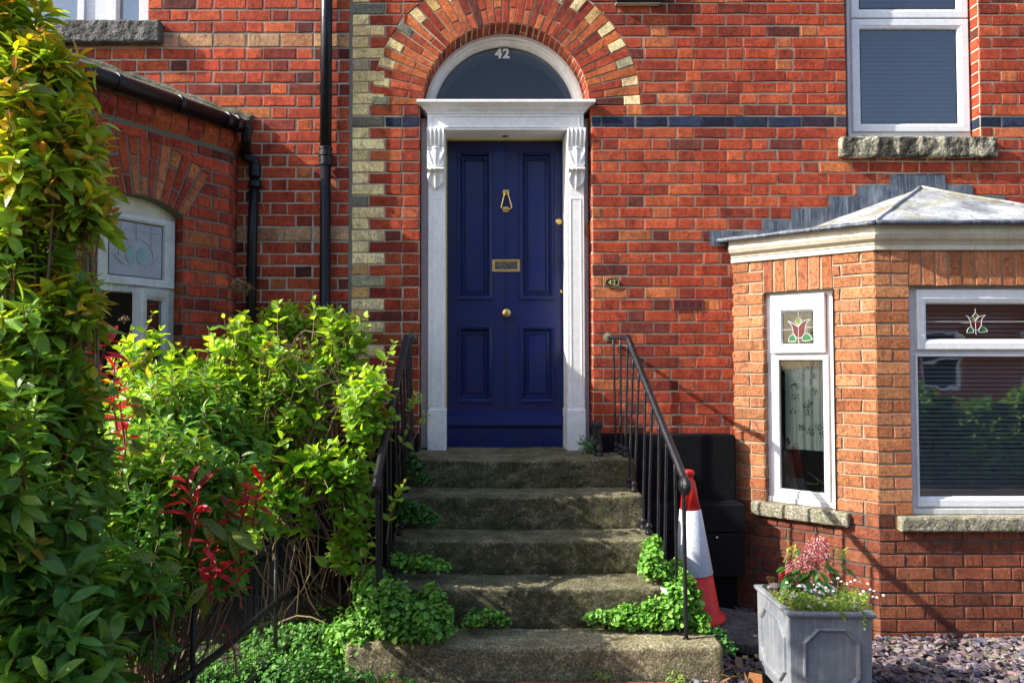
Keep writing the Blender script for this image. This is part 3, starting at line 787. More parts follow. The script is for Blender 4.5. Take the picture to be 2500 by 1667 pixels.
def text(name, s, fr, u, v, n, size, m, parent, extr=.001, off=.0, spx=1.0):
    cu = bpy.data.curves.new(name, 'FONT'); cu.body = s; cu.size = size; cu.align_x = 'CENTER'; cu.align_y = 'CENTER'; cu.extrude = extr; cu.offset = off; cu.space_character = spx; cu.resolution_u = 6
    to = bpy.data.objects.new(name+'_tmp', cu); COL.objects.link(to); bpy.context.view_layer.update()
    me = bpy.data.meshes.new_from_object(to); bpy.data.objects.remove(to); me.name = name
    M = Matrix([[fr.u.x, fr.v.x, fr.n.x, 0], [fr.u.y, fr.v.y, fr.n.y, 0], [fr.u.z, fr.v.z, fr.n.z, 0], [0, 0, 0, 1]])
    me.transform(Matrix.Translation(fr(u, v, n)) @ M); me.materials.clear(); me.materials.append(MATS[m])
    o = bpy.data.objects.new(name, me); COL.objects.link(o)
    if parent: set_parent(o, parent)
    return o
a = GF.loc('A2', 796, 247, .002)
text('house_number', '42', GF, a[0], a[1], .002, .092, 'digit_white', fan, .0015, .0040, 1.16)

# plaque and air vent
a = MW.loc('A2', 1295, 1288, .012); pq = thing('number_plaque', 'small oval black plaque reading 42 in gold on the brick wall right of the door', 'plaque', MW(a[0], a[1], .006))
def oval(rx, ry, n0, n1, N=40, cu=a[0], cv=a[1]):
    mb = MB(); vs = [MW(cu+rx*math.cos(2*math.pi*i/N), cv+ry*math.sin(2*math.pi*i/N), n) for n in (n0, n1) for i in range(N)]
    mb.add(vs, [(i, (i+1) % N, N+(i+1) % N, N+i) for i in range(N)]+[tuple(range(N, 2*N))]); return mb
oval(.050, .036, .004, .014).build('plate', 'plaque_black', pq)
mb = MB(); tube(mb, [MW(a[0]+.0455*math.cos(2*math.pi*i/40), a[1]+.0315*math.sin(2*math.pi*i/40), .0145) for i in range(41)], .0016, 6, False); mb.build('rim', 'digit_gold', pq, smooth=True)
text('number', '42', MW, a[0], a[1], .0145, .050, 'digit_gold', pq, .001, .0006, 1.1)
a = MW.loc('A3', 266, 1412); b = MW.loc('A3', 404, 1366); mb = MB()
polyring(mb, MW, rect(a[0], a[1], b[0], b[1]), [(0, 0), (0, .013), (.006, .015), (.009, .009)], False)
vent = mb.build('air_vent', 'terracotta_vent', house)
mb = MB()
for i in range(4): v = a[1]+.008+(b[1]-a[1]-.016)*(i+.5)/4; box(mb, MW, a[0]+.007, b[0]-.007, v-.0028, v+.0028, .009, .0135)
for i in (1, 2, 3): u = a[0]+(b[0]-a[0])*i/4; box(mb, MW, u-.003, u+.003, a[1]+.006, b[1]-.006, .009, .0130)
mb.build('grille', 'terracotta_vent', vent)
mb = MB(); box(mb, MW, a[0]+.006, b[0]-.006, a[1]+.006, b[1]-.006, .0085, .0095); mb.build('opening', 'rubber', vent)

# --------------------------------------------------------- uPVC window maker
def casement(fr, R, gl, n0, parent, m='upvc', glass='window_glass', depth=.05, sash=True, name='casement'):
    """R outer rect, gl glass rect in fr's u,v; returns object"""
    mb = MB(); iu = (gl[0]-R[0]+R[2]-gl[2])/2; 
    polyring(mb, fr, rect(*R), [(0, n0-depth), (0, n0+.012), (.004, n0+.016)], False)
    # sloping profile towards the glass
    oR = offpoly(rect(*R), .004); iR = rect(*gl)
    def lerp(t): return [(o[0]+(i[0]-o[0])*t, o[1]+(i[1]-o[1])*t) for o, i in zip(oR, iR)]
    st = [(0, .016), (.62, .016), (.68, .012), (.86, .010), (.92, .003), (1.0, -.006)]
    for (ta, ha), (tb, hb) in zip(st, st[1:]):
        A = lerp(ta); B = lerp(tb)
        for i in range(4):
            j = (i+1) % 4; mb.quad(fr(*A[i], n0+ha), fr(*A[j], n0+ha), fr(*B[j], n0+hb), fr(*B[i], n0+hb))
    o = mb.build(name, m, parent)
    g = MB(); polyring(g, fr, rect(gl[0]-.002, gl[1]-.002, gl[2]+.002, gl[3]+.002), [(0, n0-.004)]); g.build('pane', glass, o)
    g = MB(); polyring(g, fr, rect(*gl), [(-.001, n0-.003), (.004, n0-.002)], False); g.build('gasket', 'rubber', o)
    return o
def frame_bars(fr, bars, n0, n1, parent, m='upvc', name='frame'):
    mb = MB()
    for i, b in enumerate(bars): box(mb, fr, b[0], b[2], b[1], b[3], n0-.0013*i, n1-.0013*i)
    return mb.build(name, m, parent, bevel=.003)
def blind(fr, u0, u1, v0, v1, n, sp, parent, tilt=.5, w=.024):
    mb = MB(); k = int((v1-v0)/sp)
    for i in range(k):
        v = v0+sp*(i+.5); dn = w/2*math.cos(tilt); dv = w/2*math.sin(tilt); q = rnd.uniform(-.0006, .0006)
        mb.quad(fr(u0, v-dv+q, n+dn), fr(u1, v-dv+q, n+dn), fr(u1, v+dv, n-dn), fr(u0, v+dv, n-dn))
    return mb.build('venetian_blind', 'blind_slat', parent)
def winroot(name, fr, u, v, parent):
    o = bpy.data.objects.new(name, None); COL.objects.link(o); o.location = fr(u, v, 0); set_parent(o, parent); return o

# upper right window
UF = Fr((0, YW+.10, 0), (1, 0, 0)); L = lambda x, y: UF.loc('A3', x, y)
win = winroot('window', MW, uwL, uwB, house)
fl = L(1062, 500)[0]; fr_ = L(1620, 600)[0]; fb = L(1300, 632)[1]
c0 = L(1079, 606); c1 = L(1600, 96); g0 = L(1121, 566); g1 = L(1552, 140)
casement(UF, (c0[0], c0[1], c1[0], c1[1]), (g0[0], g0[1], g1[0], g1[1]), .012, win, glass='upper_glass')
t0 = L(1078, 90); tg0 = L(1118, 46)
casement(UF, (c0[0], t0[1], c1[0], t0[1]+.62), (g0[0], tg0[1], g1[0], t0[1]+.56), .012, win, glass='upper_glass')
frame_bars(UF, [(fl, fb, fr_, c0[1]+.006), (fl, c0[1]-.01, c0[0]+.01, Ztop+.3), (c1[0]-.01, c0[1]-.01, fr_, Ztop+.3), (c0[0]-.01, c1[1]-.008, c1[0]+.01, t0[1]+.008)], -.05, .010, win)
for x in (1135, 1540): mb = MB(); a = L(x, 618); box(mb, UF, a[0]-.014, a[0]+.014, a[1]-.004, a[1]+.004, .0, .016); mb.build('drain_cap', 'upvc', win, bevel=.002)
blind(UF, fl+.05, fr_-.05, fb+.03, Ztop+.2, -.09, .030, win, .75)
for x in (1283, 1450): mb = MB(); u = L(x, 300)[0]; tube(mb, [UF(u, fb+.04, -.07), UF(u, Ztop+.2, -.07)], .0022, 5); mb.build('blind_cord', 'motif_white', win)
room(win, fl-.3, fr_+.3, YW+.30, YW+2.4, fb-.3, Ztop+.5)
# sill with rough face
def rough_block(u0, u1, v0, v1, n0, n1, fr, amp=.006, du=.012, top_amp=.3):
    """axis aligned block with a hewn surface in frame fr"""
    import mathutils.noise as mn
    nu = max(2, int((u1-u0)/du)); nv = max(2, int((v1-v0)/du)); nn = max(2, int((n1-n0)/du)); mb = MB(); idx = {}; vs = []; fs = []
    def V(i, j, k):
        key = (i, j, k)
        if key not in idx:
            u, v, n = u0+(u1-u0)*i/nu, v0+(v1-v0)*j/nv, n0+(n1-n0)*k/nn
            q = mn.noise_vector(Vector((u*22+7.1, v*22, n*22+u0)))*amp+mn.noise_vector(Vector((u*60, v*60+3, n*60)))*amp*.5
            eu = (i in (0, nu)); ev = (j in (0, nv)); en = (k in (0, nn))
            # round the arrises
            r = .006; cnt = eu+ev+en
            su = (1 if i == 0 else -1) if eu else 0; sv = (1 if j == 0 else -1) if ev else 0; sn = (1 if k == 0 else -1) if en else 0
            f = r if cnt >= 2 else 0
            p = (u+su*f*.7+q.x, v+sv*f*.7+(q.y*(top_amp if ev and not en else 1)), n+sn*f*.7+q.z*(1 if en else .5))
            idx[key] = len(vs); vs.append(fr(*p))
        return idx[key]
    for i in range(nu):
        for j in range(nv):
            fs.append((V(i, j, nn), V(i+1, j, nn), V(i+1, j+1, nn), V(i, j+1, nn))); fs.append((V(i, j, 0), V(i, j+1, 0), V(i+1, j+1, 0), V(i+1, j, 0)))
    for i in range(nu):
        for k in range(nn):
            fs.append((V(i, nv, k), V(i, nv, k+1), V(i+1, nv, k+1), V(i+1, nv, k))); fs.append((V(i, 0, k), V(i+1, 0, k), V(i+1, 0, k+1), V(i, 0, k+1)))
    for j in range(nv):
        for k in range(nn):
            fs.append((V(0, j, k), V(0, j, k+1), V(0, j+1, k+1), V(0, j+1, k))); fs.append((V(nu, j, k), V(nu, j+1, k), V(nu, j+1, k+1), V(nu, j, k+1)))
    mb.add(vs, fs); return mb
SFr = Fr((0, YW-.055, 0), (1, 0, 0)); a = SFr.loc('A3', 1035, 713); b = SFr.loc('A3', 1750, 642)
rough_block(a[0], b[0], a[1], uwB+.004, -.16, 0, SFr, .008).build('sill', 'stained_sill', win)
# end of a dark box at the top of the frame
AB = Fr((0, YW-.06, 0), (1, 0, 0)); a = AB.loc('s', 1505, 4); b = AB.loc('s', 1612, 4); ab = thing('alarm_box', 'dark box on the wall above the arch, only its cream edged bottom showing', 'box', MW((a[0]+b[0])/2, a[1], 0))
mb = MB(); box(mb, AB, a[0], b[0], a[1], a[1]+.25, -.055, 0); mb.build('casing', 'black_box', ab, bevel=.006)
mb = MB(); box(mb, AB, a[0]+.0, b[0]-.0, a[1]-.006, a[1]-.001, -.055, -.012); mb.build('base', 'cream_gloss', ab)

# --------------------------------------------------------- black plinth of the wall
mb = MB(); PB = Fr((0, YW-.10, 0), (1, 0, 0)); u0 = jR+.0; u1 = PB.loc('2', 382, 800)[0]; vt = PB.loc('6', 1000, 1098)[1]
rr = .025; poly = [(u0, -.3), (u1, -.3), (u1, vt-rr)]+[(u1-rr+rr*math.cos(t), vt-rr+rr*math.sin(t)) for t in (.4, .8, 1.2)]+[(u1-rr, vt), (u0, vt)]
polyring(mb, PB, poly, [(0, -.12), (0, -.012), (.004, -.003), (.012, 0)])
mb.build('plinth', 'black_masonry', house)
mb = MB(); polyring(mb, PB, rect(4.31, -.3, XR, vt), [(0, -.12), (0, -.012), (.004, -.003), (.012, 0)]); mb.build('plinth', 'black_masonry', house)
mb = MB(); u0p = xq; polyring(mb, PB, rect(u0p, -.3, jL, vt), [(0, -.12), (0, -.012), (.004, -.003), (.012, 0)]); mb.build('plinth', 'black_masonry', house)
# gas meter box in front of it
gm = thing('meter_box', 'black painted meter box with a small metal catch, beside the steps against the plinth', 'meter box', (1.75, YW-.25, -.1))
GB = Fr((0, YW-.26, 0), (1, 0, 0)); a0 = GB.loc('2', 467, 1300); b0_ = GB.loc('A6', 398, 1100); jn = GB.loc('A6', 300, 906)[1]; gx0 = GB.loc('s', 1590, 1300)[0]
mb = MB(); box(mb, GB, gx0, a0[0], jn+.004, a0[1], -.16, 0); mb.build('lid', 'black_box', gm, bevel=.005)
mb = MB(); box(mb, GB, gx0+.004, b0_[0], b0_[1], jn-.002, -.15, .0); dd = mb.build('front_panel', 'black_box', gm, bevel=.004)
c = GB.loc('3', 196, 175); mb = MB(); lathe(mb, GB(c[0], c[1], 0), [(.008, 0), (.008, .006), (.004, .009), (0, .009)], 12, axis=(0, -1, 0)); mb.build('catch', 'chrome', dd)
mb = MB(); box(mb, GB, gx0+.03, b0_[0]-.05, -.25, b0_[1], -.14, -.06); mb.build('base', 'black_masonry', gm)

# ================================================================== right bay
A_ = Vector((bayL, YW)); zb = FPX/413.0; Bx = (2138-VX)/413.0; B_ = Vector((Bx, zb)); ctr = XZ('A3', 1390, 857)
cxb = ctr[0]; C_ = Vector((2*cxb-Bx, zb)); D_ = Vector((2*cxb-bayL, YW))
R1 = Fr((A_.x, A_.y, 0), (B_.x-A_.x, B_.y-A_.y, 0)); R2 = Fr((B_.x, B_.y, 0), (1, 0, 0)); R3 = Fr((C_.x, C_.y, 0), (D_.x-C_.x, D_.y-C_.y, 0))
len1 = (B_-A_).length; len2 = (C_-B_).length
bay = bpy.data.objects.new('bay', None); COL.objects.link(bay); bay.location = (cxb, zb, 0); set_parent(bay, house)
soff = (R2.loc('1', 2000, 285)[1]); 
CB = .0757
o1l = R1.loc('1', 640, 720); o1r = R1.loc('1', 1310, 645); o1t = (o1l[1]+o1r[1])/2; 
w1b = (R1.loc('2', 700, 1285)[1]+R1.loc('2', 1340, 1365)[1])/2
o2t = R2.loc('1', 2200, 600)[1]; o2l = R2.loc('1', 2035, 900)[0]; w2b = R2.loc('2', 2200, 1392)[1]
o1t = o2t = (o1t+o2t)/2; w1b = w2b = (w1b+w2b)/2
print('bay', len1, len2, 'soffit', soff, 'opening', o1t, w1b, 'o1', o1l, o1r, 'o2l', o2l)
ot = o1t; ob = w1b
nup = round((ot-ob)/CB); CB = (ot-ob)/nup; base = -.2
nb = int((ob-base)/CB)+1
rowsB = [(ob-CB*(i), ob-CB*(i-1), 'stretch' if i <= 1 else 'flem') for i in range(nb, 0, -1)]+[(ob+CB*i, ob+CB*(i+1), 'stretch') for i in range(nup)]
ntop = 3; solt = ot+CB*2.85
rowsT = [(ot+(solt-ot)/3*i, ot+(solt-ot)/3*(i+1), 'stretch') for i in range(3)]
bf = MB(); bb2 = MB(); pf = MB(); bb3 = MB()
def bay_face(fr, Lf, ul, ur, flip=False, ph=0.0):
    def sp(v): return subtract([(-.004, Lf+.004)], [(ul, ur)] if ob < v else [])
    upper = [r for r in rowsB if r[0] > ob-1e-3]; lower = [r for r in rowsB if r[0] < ob-1e-3]
    fill_rows(bf, fr, upper+rowsT, sp, lambda *a: pick(BUFF), bb2, st=.215, phase=ph, bev=.003)
    fill_rows(pf, fr, lower, sp, lambda *a: pick(PLINTHB), bb3, phase=ph, bev=.003)
    n = round((ur-ul)/.0757); d = (ur-ul)/n
    for i in range(n): brick(bf, fr, [(ul+d*i+.005, ot+.002), (ul+d*(i+1)-.005, ot+.002), (ul+d*(i+1)-.005, solt-.006), (ul+d*i+.005, solt-.006)], pick(BUFF), .005, .003)
    bb2.quad(fr(ul, ot), fr(ur, ot), fr(ur, solt), fr(ul, solt)); bb2.quad(fr(0, solt), fr(Lf, solt), fr(Lf, solt+.1), fr(0, solt+.1))
    # reveals and lintel soffit
    for (u, s) in ((ul, 1), (ur, -1)):
        O = fr(u, 0, 0); f2 = Fr(O if s > 0 else fr(u, 0, -.10), -fr.n if s > 0 else fr.n)
        for i, r in enumerate(upper): brick(bf, f2, [(.003, r[0]+.005), (.098, r[0]+.005), (.098, r[1]-.005), (.003, r[1]-.005)], pick(BUFF), .002, .003)
        bb2.quad(f2(0, ob), f2(.12, ob), f2(.12, ot), f2(0, ot))
    bb2.quad(fr(ul, ot, 0), fr(ul, ot, -.14), fr(ur, ot, -.14), fr(ur, ot, 0)); bb2.quad(fr(ul, ob, 0), fr(ur, ob, 0), fr(ur, ob, -.14), fr(ul, ob, -.14))
bay_face(R1, len1, o1l[0], o1r[0], ph=.12); bay_face(R2, len2, o2l, len2-o2l, ph=.10); bay_face(R3, len1, len1-o1r[0], len1-o1l[0])
# upright bricks of the sill course at the corner
bf.build('bay_brickwork', 'buff_brick', bay); pf.build('bay_plinth', 'red_brick', bay); bb2.build('bay_mortar', 'mortar_bay', bay); bb3.build('bay_plinth_mortar', 'mortar_plinth', bay)
# sills
f = Fr(R1.O+R1.n*.05, R1.u); a = f.loc('2', 520, 1430); b = f.loc('2', 1440, 1555)
rough_block(a[0], f.loc('2', 1455, 1480)[0], ob-.088, ob+.0, -.16, 0, f, .004).build('bay_sill', 'granite_sill', bay)
f = Fr(R2.O+R2.n*.05, R2.u); a = f.loc('2', 1965, 1450)
rough_block(a[0], len2-a[0], ob-.088, ob+.0, -.16, 0, f, .004).build('bay_sill', 'granite_sill', bay)
f = Fr(R3.O+R3.n*.05, R3.u); rough_block(.06, len1-.06, ob-.088, ob+.0, -.16, 0, f, .004).build('bay_sill', 'granite_sill', bay)
# windows of the bay (frame plane set back)
def bay_window(fr, ul, ur, nrec, left, detail):
    wf = Fr(fr.O-fr.n*nrec, fr.u); w = winroot('bay_window', fr, (ul+ur)/2, ob, bay); return wf, w
WF, w1 = bay_window(R1, o1l[0], o1r[0], .055, True, 1)
ln = lambda x, y, k='1': WF.loc(k, x, y)
fu0 = ln(695, 1000)[0]; fu1 = ln(1300, 1000)[0]; vis_b = ob+.03
tb = (ln(750, 1280)[1]+ln(1240, 1255)[1])/2; 
gl0 = ln(842, 1180); gl1 = ln(1127, 860)
u_s0, u_s1 = ln(752, 1280)[0], ln(1235, 760)[0]
cs1 = casement(WF, (u_s0-.012, tb+.004, u_s1+.004, ot-.022), (gl0[0], (gl0[1]+ln(1127, 1165)[1])/2, gl1[0], (gl1[1]+ln(842, 880)[1])/2), .022, w1, 'upvc', 'clear_glass', name='top_light')
lg0 = ln(818, 1145, '2'); lg1 = ln(1207, 1325, '1')
lgb = (ln(818, 1145, '2')[1]+ln(1222, 1180, '2')[1])/2; lgt = (ln(800, 1340)[1]+ln(1207, 1325)[1])/2
casement(WF, (fu0+.02, lgb-.075, fu1-.02, tb-.012), (lg0[0], lgb, lg1[0]+.002, lgt), .004, w1, 'upvc', 'clear_glass', name='fixed_light')
frame_bars(WF, [(o1l[0]-.004, ob+.005, fu0+.03, ot), (fu1-.03, ob+.005, o1r[0]+.004, ot), (fu0, ot-.026, fu1, ot), (fu0, tb-.02, fu1, tb+.02), (fu0, ob+.02, fu1, lgb-.06)], -.05, .004, w1)
mb = MB(); box(mb, WF, o1l[0]+.0, o1r[0]+.012, ob+.002, ob+.034, -.03, .03); mb.build('sill_trim', 'upvc_dirty', w1, bevel=.003)
mb = MB(); c = ln(1013, 1230, '2'); box(mb, WF, c[0]-.016, c[0]+.016, ob+.046, ob+.056, 0, .024); mb.build('drain_cap', 'upvc_dirty', w1, bevel=.002)
# tulip motif in lead came
def motif(fr, gu0, gv0, gu1, gv1, n, parent, cu=.52, faint=False, sc=1.0, asp=None):
    w, h = gu1-gu0, gv1-gv0; q = min(w, h) if asp else None
    def P(x, y): return (gu0+x*w, gv0+(1-y)*h) if not asp else (gu0+cu*w+(x-.52)*q*sc, gv0+h/2+(.5-y)*q*sc)
    def bez(p0, p1, p2, k=8): return [((1-t)**2*p0[0]+2*t*(1-t)*p1[0]+t*t*p2[0], (1-t)**2*p0[1]+2*t*(1-t)*p1[1]+t*t*p2[1]) for t in [i/k for i in range(k+1)]]
    bud = bez((.16, .28), (.33, .33), (.52, .48))[:-1]+bez((.52, .48), (.66, .26), (.92, .25))[:-1]+bez((.92, .25), (.72, .36), (.74, .62))[:-1]+bez((.74, .62), (.70, .82), (.53, .83))[:-1]+bez((.53, .83), (.36, .82), (.34, .60))[:-1]+bez((.34, .60), (.32, .36), (.16, .28))
    top = [(.40, .31), (.52, .16), (.65, .28)]+bez((.65, .28), (.56, .36), (.52, .46))+bez((.52, .46), (.48, .36), (.40, .31))
    lf = bez((.18, .93), (.20, .72), (.37, .70))+bez((.37, .70), (.47, .84), (.42, .93))[1:]+[(.18, .93)]
    rf = bez((.97, .88), (.92, .70), (.74, .68))+bez((.74, .68), (.60, .80), (.66, .91))[1:]+bez((.66, .91), (.80, .93), (.97, .88))[1:]
    mats = ['motif_red', 'motif_lime', 'motif_green', 'motif_green']
    for poly, mm in zip((bud, top, lf, rf), mats):
        mb = MB(); vs = [fr(*P(*p), n) for p in poly]; mb.add(vs, [tuple(range(len(vs)))])
        mb.build('stained_glass', mm, parent)
    mb = MB(); r = .0024 if not faint else .0016
    for poly in (bud, top, lf, rf): tube(mb, [fr(*P(*p), n+.001) for p in poly], r, 5)
    for seg in ([(.52, .46), (.52, .98)], [(.52, .83), (.54, 1.0)], [(.0, .55), (.33, .55)], [(.74, .50), (1.0, .50)], [(.52, 0), (.52, .16)]): tube(mb, [fr(*P(*p), n+.001) for p in seg], r*.8, 5)
    mb.build('came', 'motif_white', parent)
gu = (gl0[0], (gl0[1]+ln(1127, 1165)[1])/2, gl1[0], (gl1[1]+ln(842, 880)[1])/2)
motif(WF, gu[0], gu[1], gu[2], gu[3], .019, cs1)
# lace curtain and dark panel inside
mb = MB(); N = 90; uA, uB = fu0+.055, fu1+.03; rowsn = 12
for j in range(rowsn+1):
    for i in range(N+1):
        t = i/N; u = uA+(uB-uA)*t; v = ob+.33+(ot-.02-ob-.33)*j/rowsn
        n = -.11-.012*math.sin(t*38+.4*math.sin(j*.3))-.006*math.sin(t*91+1)
        mb.v.append(tuple(WF(u, v, n))); mb.c.append((1, 1, 1))
mb.f = [(j*(N+1)+i, j*(N+1)+i+1, (j+1)*(N+1)+i+1, (j+1)*(N+1)+i) for j in range(rowsn) for i in range(N)]
cu = mb.build('lace_curtain', 'lace', None, smooth=True); tag(cu, 'patterned white lace curtain hanging behind the narrow window of the buff brick bay', 'curtain')
bd = thing('dark_screen', 'black panel standing on the inner sill behind the narrow bay window', 'panel', WF(.4, ob+.06, -.10))
mb = MB(); a = ln(878, 1140, '2'); polyring(mb, Fr(WF.O-WF.n*.085, WF.u), [(fu0+.14, ob+.07), (fu1+.1, ob+.07), (fu1+.1, ob+.335), (fu0+.10, ob+.335)], [(0, -.02), (0, 0), (.006, .004), (.008, .001)]); mb.build('panel', 'black_box', bd)
mb = MB(); tube(mb, [WF(fu0+.20, ob+.20, -.083), WF(fu0+.36, ob+.09, -.083)], .002, 5); mb.build('reflection_streak', 'grey_board', bd)  # diagonal reflection on the panel, drawn as a thin grey bar
# front window
WG, w2 = bay_window(R2, o2l, len2-o2l, .055, True, 1)
l2 = lambda x, y, k='A6': WG.loc(k, x, y)
fu = l2(1122+8, 400)[0]; tr0 = WG.loc('1', 2100, 1232)[1]; tr1 = WG.loc('1', 2100, 1275)[1]
sg0 = WG.loc('A3', 1412, 1545); sg1 = WG.loc('A3', 1412, 1388); sl = WG.loc('1', 2080, 800)[0]; lgx = l2(1157, 400)[0]; lgb2 = l2(1300, 742)[1]; lgt2 = l2(1300, 128)[1]
M2 = len2/2
def mir(u): return len2-u
cs2 = casement(WG, (sl, tr0+.002, mir(sl), ot-.020), (sg0[0], sg0[1], mir(sg0[0]), sg1[1]), .022, w2, 'upvc', 'window_glass', name='top_light')
casement(WG, (fu+.02, lgb2-.06, mir(fu)-.02, tr1), (lgx, lgb2, mir(lgx), lgt2), .004, w2, 'upvc', 'window_glass', name='fixed_light')
frame_bars(WG, [(o2l-.004, ob+.005, fu+.035, ot), (mir(fu)-.035, ob+.005, mir(o2l)+.004, ot), (fu, ot-.024, mir(fu), ot), (fu, tr1-.004, mir(fu), tr0+.006), (fu, ob+.02, mir(fu), lgb2-.05)], -.05, .004, w2)
mb = MB(); box(mb, WG, o2l+.0, mir(o2l), ob+.002, ob+.034, -.03, .03); mb.build('sill_trim', 'upvc_dirty', w2, bevel=.003)
mb = MB(); c = l2(1215, 775); box(mb, WG, c[0]-.016, c[0]+.016, c[1]-.005, c[1]+.005, 0, .024); mb.build('drain_cap', 'upvc', w2, bevel=.002)
mo = WG.loc('A3', 1632, 1468)
hh = sg1[1]-sg0[1]
motif(WG, mo[0]-hh*.6, sg0[1]-.0, mo[0]+hh*.6, sg1[1], .019, cs2, faint=True, asp=1, sc=.75)
mb = MB(); tube(mb, [WG(sg0[0], (sg0[1]+sg1[1])/2, .02), WG(mir(sg0[0]), (sg0[1]+sg1[1])/2, .02)], .0016, 5); mb.build('came', 'motif_white', cs2)
blind(WG, fu+.03, mir(fu)-.03, lgb2-.02, lgt2+.02, -.09, .0265, w2, .85)
blind(WG, fu+.03, mir(fu)-.03, tr0, ot-.05, -.09, .0265, w2, .85)
W3, w3 = bay_window(R3, 0, 0, .055, True, 1)
casement(W3, (len1-o1r[0]+.01, ob+.04, len1-o1l[0]-.01, ot-.01), (len1-o1r[0]+.08, ob+.12, len1-o1l[0]-.08, ot-.08), .01, w3, 'upvc', 'window_glass', name='fixed_light')
# room behind bay
mb = MB(); x0, x1 = A_.x-.3, D_.x+.3
mb.quad((x0, YW+2, 0), (x1, YW+2, 0), (x1, YW+2, 2.5), (x0, YW+2, 2.5)); mb.quad((x0, YW+2, 2.3), (x1, YW+2, 2.3), (C_.x, C_.y+.02, 2.3), (B_.x, B_.y+.02, 2.3)); mb.quad((x0, YW+2, .4), (x1, YW+2, .4), (C_.x, C_.y+.15, .4), (B_.x, B_.y+.15, .4))
mb.quad((x0, YW+.1, 0), (x0, YW+2, 0), (x0, YW+2, 2.5), (x0, YW+.1, 2.5)); mb.quad((x1, YW+.1, 0), (x1, YW+2, 0), (x1, YW+2, 2.5), (x1, YW+.1, 2.5))
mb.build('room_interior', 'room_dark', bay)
# cornice, roof, flashing
ctop = R2.loc('1', 2000, 55)[1]+.0; cbot = solt-.004
pth = [(A_.x-.0, A_.y+.02), (A_.x, A_.y), (B_.x, B_.y), (C_.x, C_.y), (D_.x, D_.y)][1:]
H = ctop-cbot; mb = MB()
prof = [(.0, cbot), (.018, cbot), (.020, cbot+.004), (.020, cbot+H*.16), (.012, cbot+H*.18), (.012, cbot+H*.24), (.020, cbot+H*.27), (.020, cbot+H*.31), (.028, cbot+H*.36), (.045, cbot+H*.46), (.055, cbot+H*.60), (.058, cbot+H*.64), (.050, cbot+H*.66), (.050, cbot+H*.95), (.060, cbot+H*.97), (.060, cbot+H), (0, cbot+H)]
sweep_path(mb, pth, prof); mb.build('bay_cornice', 'cream_gloss', bay)
le = .085; ez = ctop+.006
def offp(path, d):
    P = [Vector(p) for p in path]; out = []
    for i in range(len(P)):
        ds = []
        if i > 0: ds.append((P[i]-P[i-1]).normalized())
        if i < len(P)-1: ds.append((P[i+1]-P[i]).normalized())
        ns = [Vector((x.y, -x.x)) for x in ds]; m = ns[0] if len(ns) == 1 else (ns[0]+ns[1])/(ns[0]+ns[1]).length_squared*2
        out.append(P[i]+m*d)
    return out
E = offp(pth, le); E[0] = Vector((E[0].x-.05, YW)); E[3] = Vector((E[3].x+.05, YW)); ap = Vector((cxb, YW-.01, ctr[1])); 
import mathutils.noise as mn
def roofface(mb, p0, p1, ap, N=26, M=14):
    vs = []; fs = []
    for j in range(M+1):
        for i in range(N+1):
            a = p0.lerp(p1, i/N); p = a.lerp(ap, j/M)
            w = mn.noise(p*4)*.010+mn.noise(p*14)*.003
            vs.append(p+Vector((0, 0, w*(1 if 0 < j < M else .4))))
    for j in range(M):
        for i in range(N): fs.append((j*(N+1)+i, j*(N+1)+i+1, (j+1)*(N+1)+i+1, (j+1)*(N+1)+i))
    mb.add(vs, fs)
mb = MB(); e3 = [Vector((p.x, p.y, ez+.015)) for p in E]
wp0 = W('A3', 775, 1082, YW-.01); wp3 = Vector((2*cxb-wp0.x, wp0.y, wp0.z))
roofface(mb, e3[0], e3[1], wp0); roofface(mb, wp0, e3[1], ap) if False else roofface(mb, e3[1], ap, wp0)
roofface(mb, e3[1], e3[2], ap); roofface(mb, e3[2], wp3, ap); roofface(mb, e3[2], e3[3], wp3)
for i in range(2): tube(mb, [e3[i+1].lerp(ap, t/8)+Vector((0, 0, .004+.003*math.sin(t*5))) for t in range(9)], .010, 8)
rf = mb.build('bay_roof', 'lead', bay, smooth=True)
mb = MB()
for i in range(3):
    n = 40; P = [e3[i].lerp(e3[i+1], t/n) for t in range(n+1)]
    P = [p+Vector((0, 0, -.010+mn.noise(p*12)*.005)) for p in P]; tube(mb, P, [.016+mn.noise(p*20)*.003 for p in P], 8)
mb.build('roof_edge', 'dark_lead', rf, smooth=True)
mb = MB(); fl3 = [(435, 672, 1052), (672, 806, 1000), (806, 975, 950), (975, 1105, 897), (1105, 1255, 845), (1255, 1502, 797), (1502, 1630, 845), (1630, 1776, 895), (1776, 1900, 948), (1900, 2050, 1000)]
FL = Fr((0, YW-.012, 0), (1, 0, 0))
for i, (xa, xb, y) in enumerate(fl3):
    a = FL.loc('A3', xa, y); b = FL.loc('A3', xb, y); low = max(ez-.03, min(a[1]-.16, 9)); w = .003*(i % 2)
    n = 6; vs = []; 
    for t in range(n+1):
        u = a[0]-.004+(b[0]-a[0]+.008)*t/n; vs += [FL(u, low, .004+w+rnd.uniform(-.002, .003)), FL(u, (low+a[1])/2, .003+w+rnd.uniform(-.003, .004)), FL(u, a[1]+rnd.uniform(-.002, .002), .002+w), FL(u, a[1], -.012)]
    mb.add(vs, [(4*t+k, 4*t+4+k, 4*t+5+k, 4*t+1+k) for t in range(n) for k in range(3)])
mb.build('flashing', 'dark_lead', bay, smooth=False)

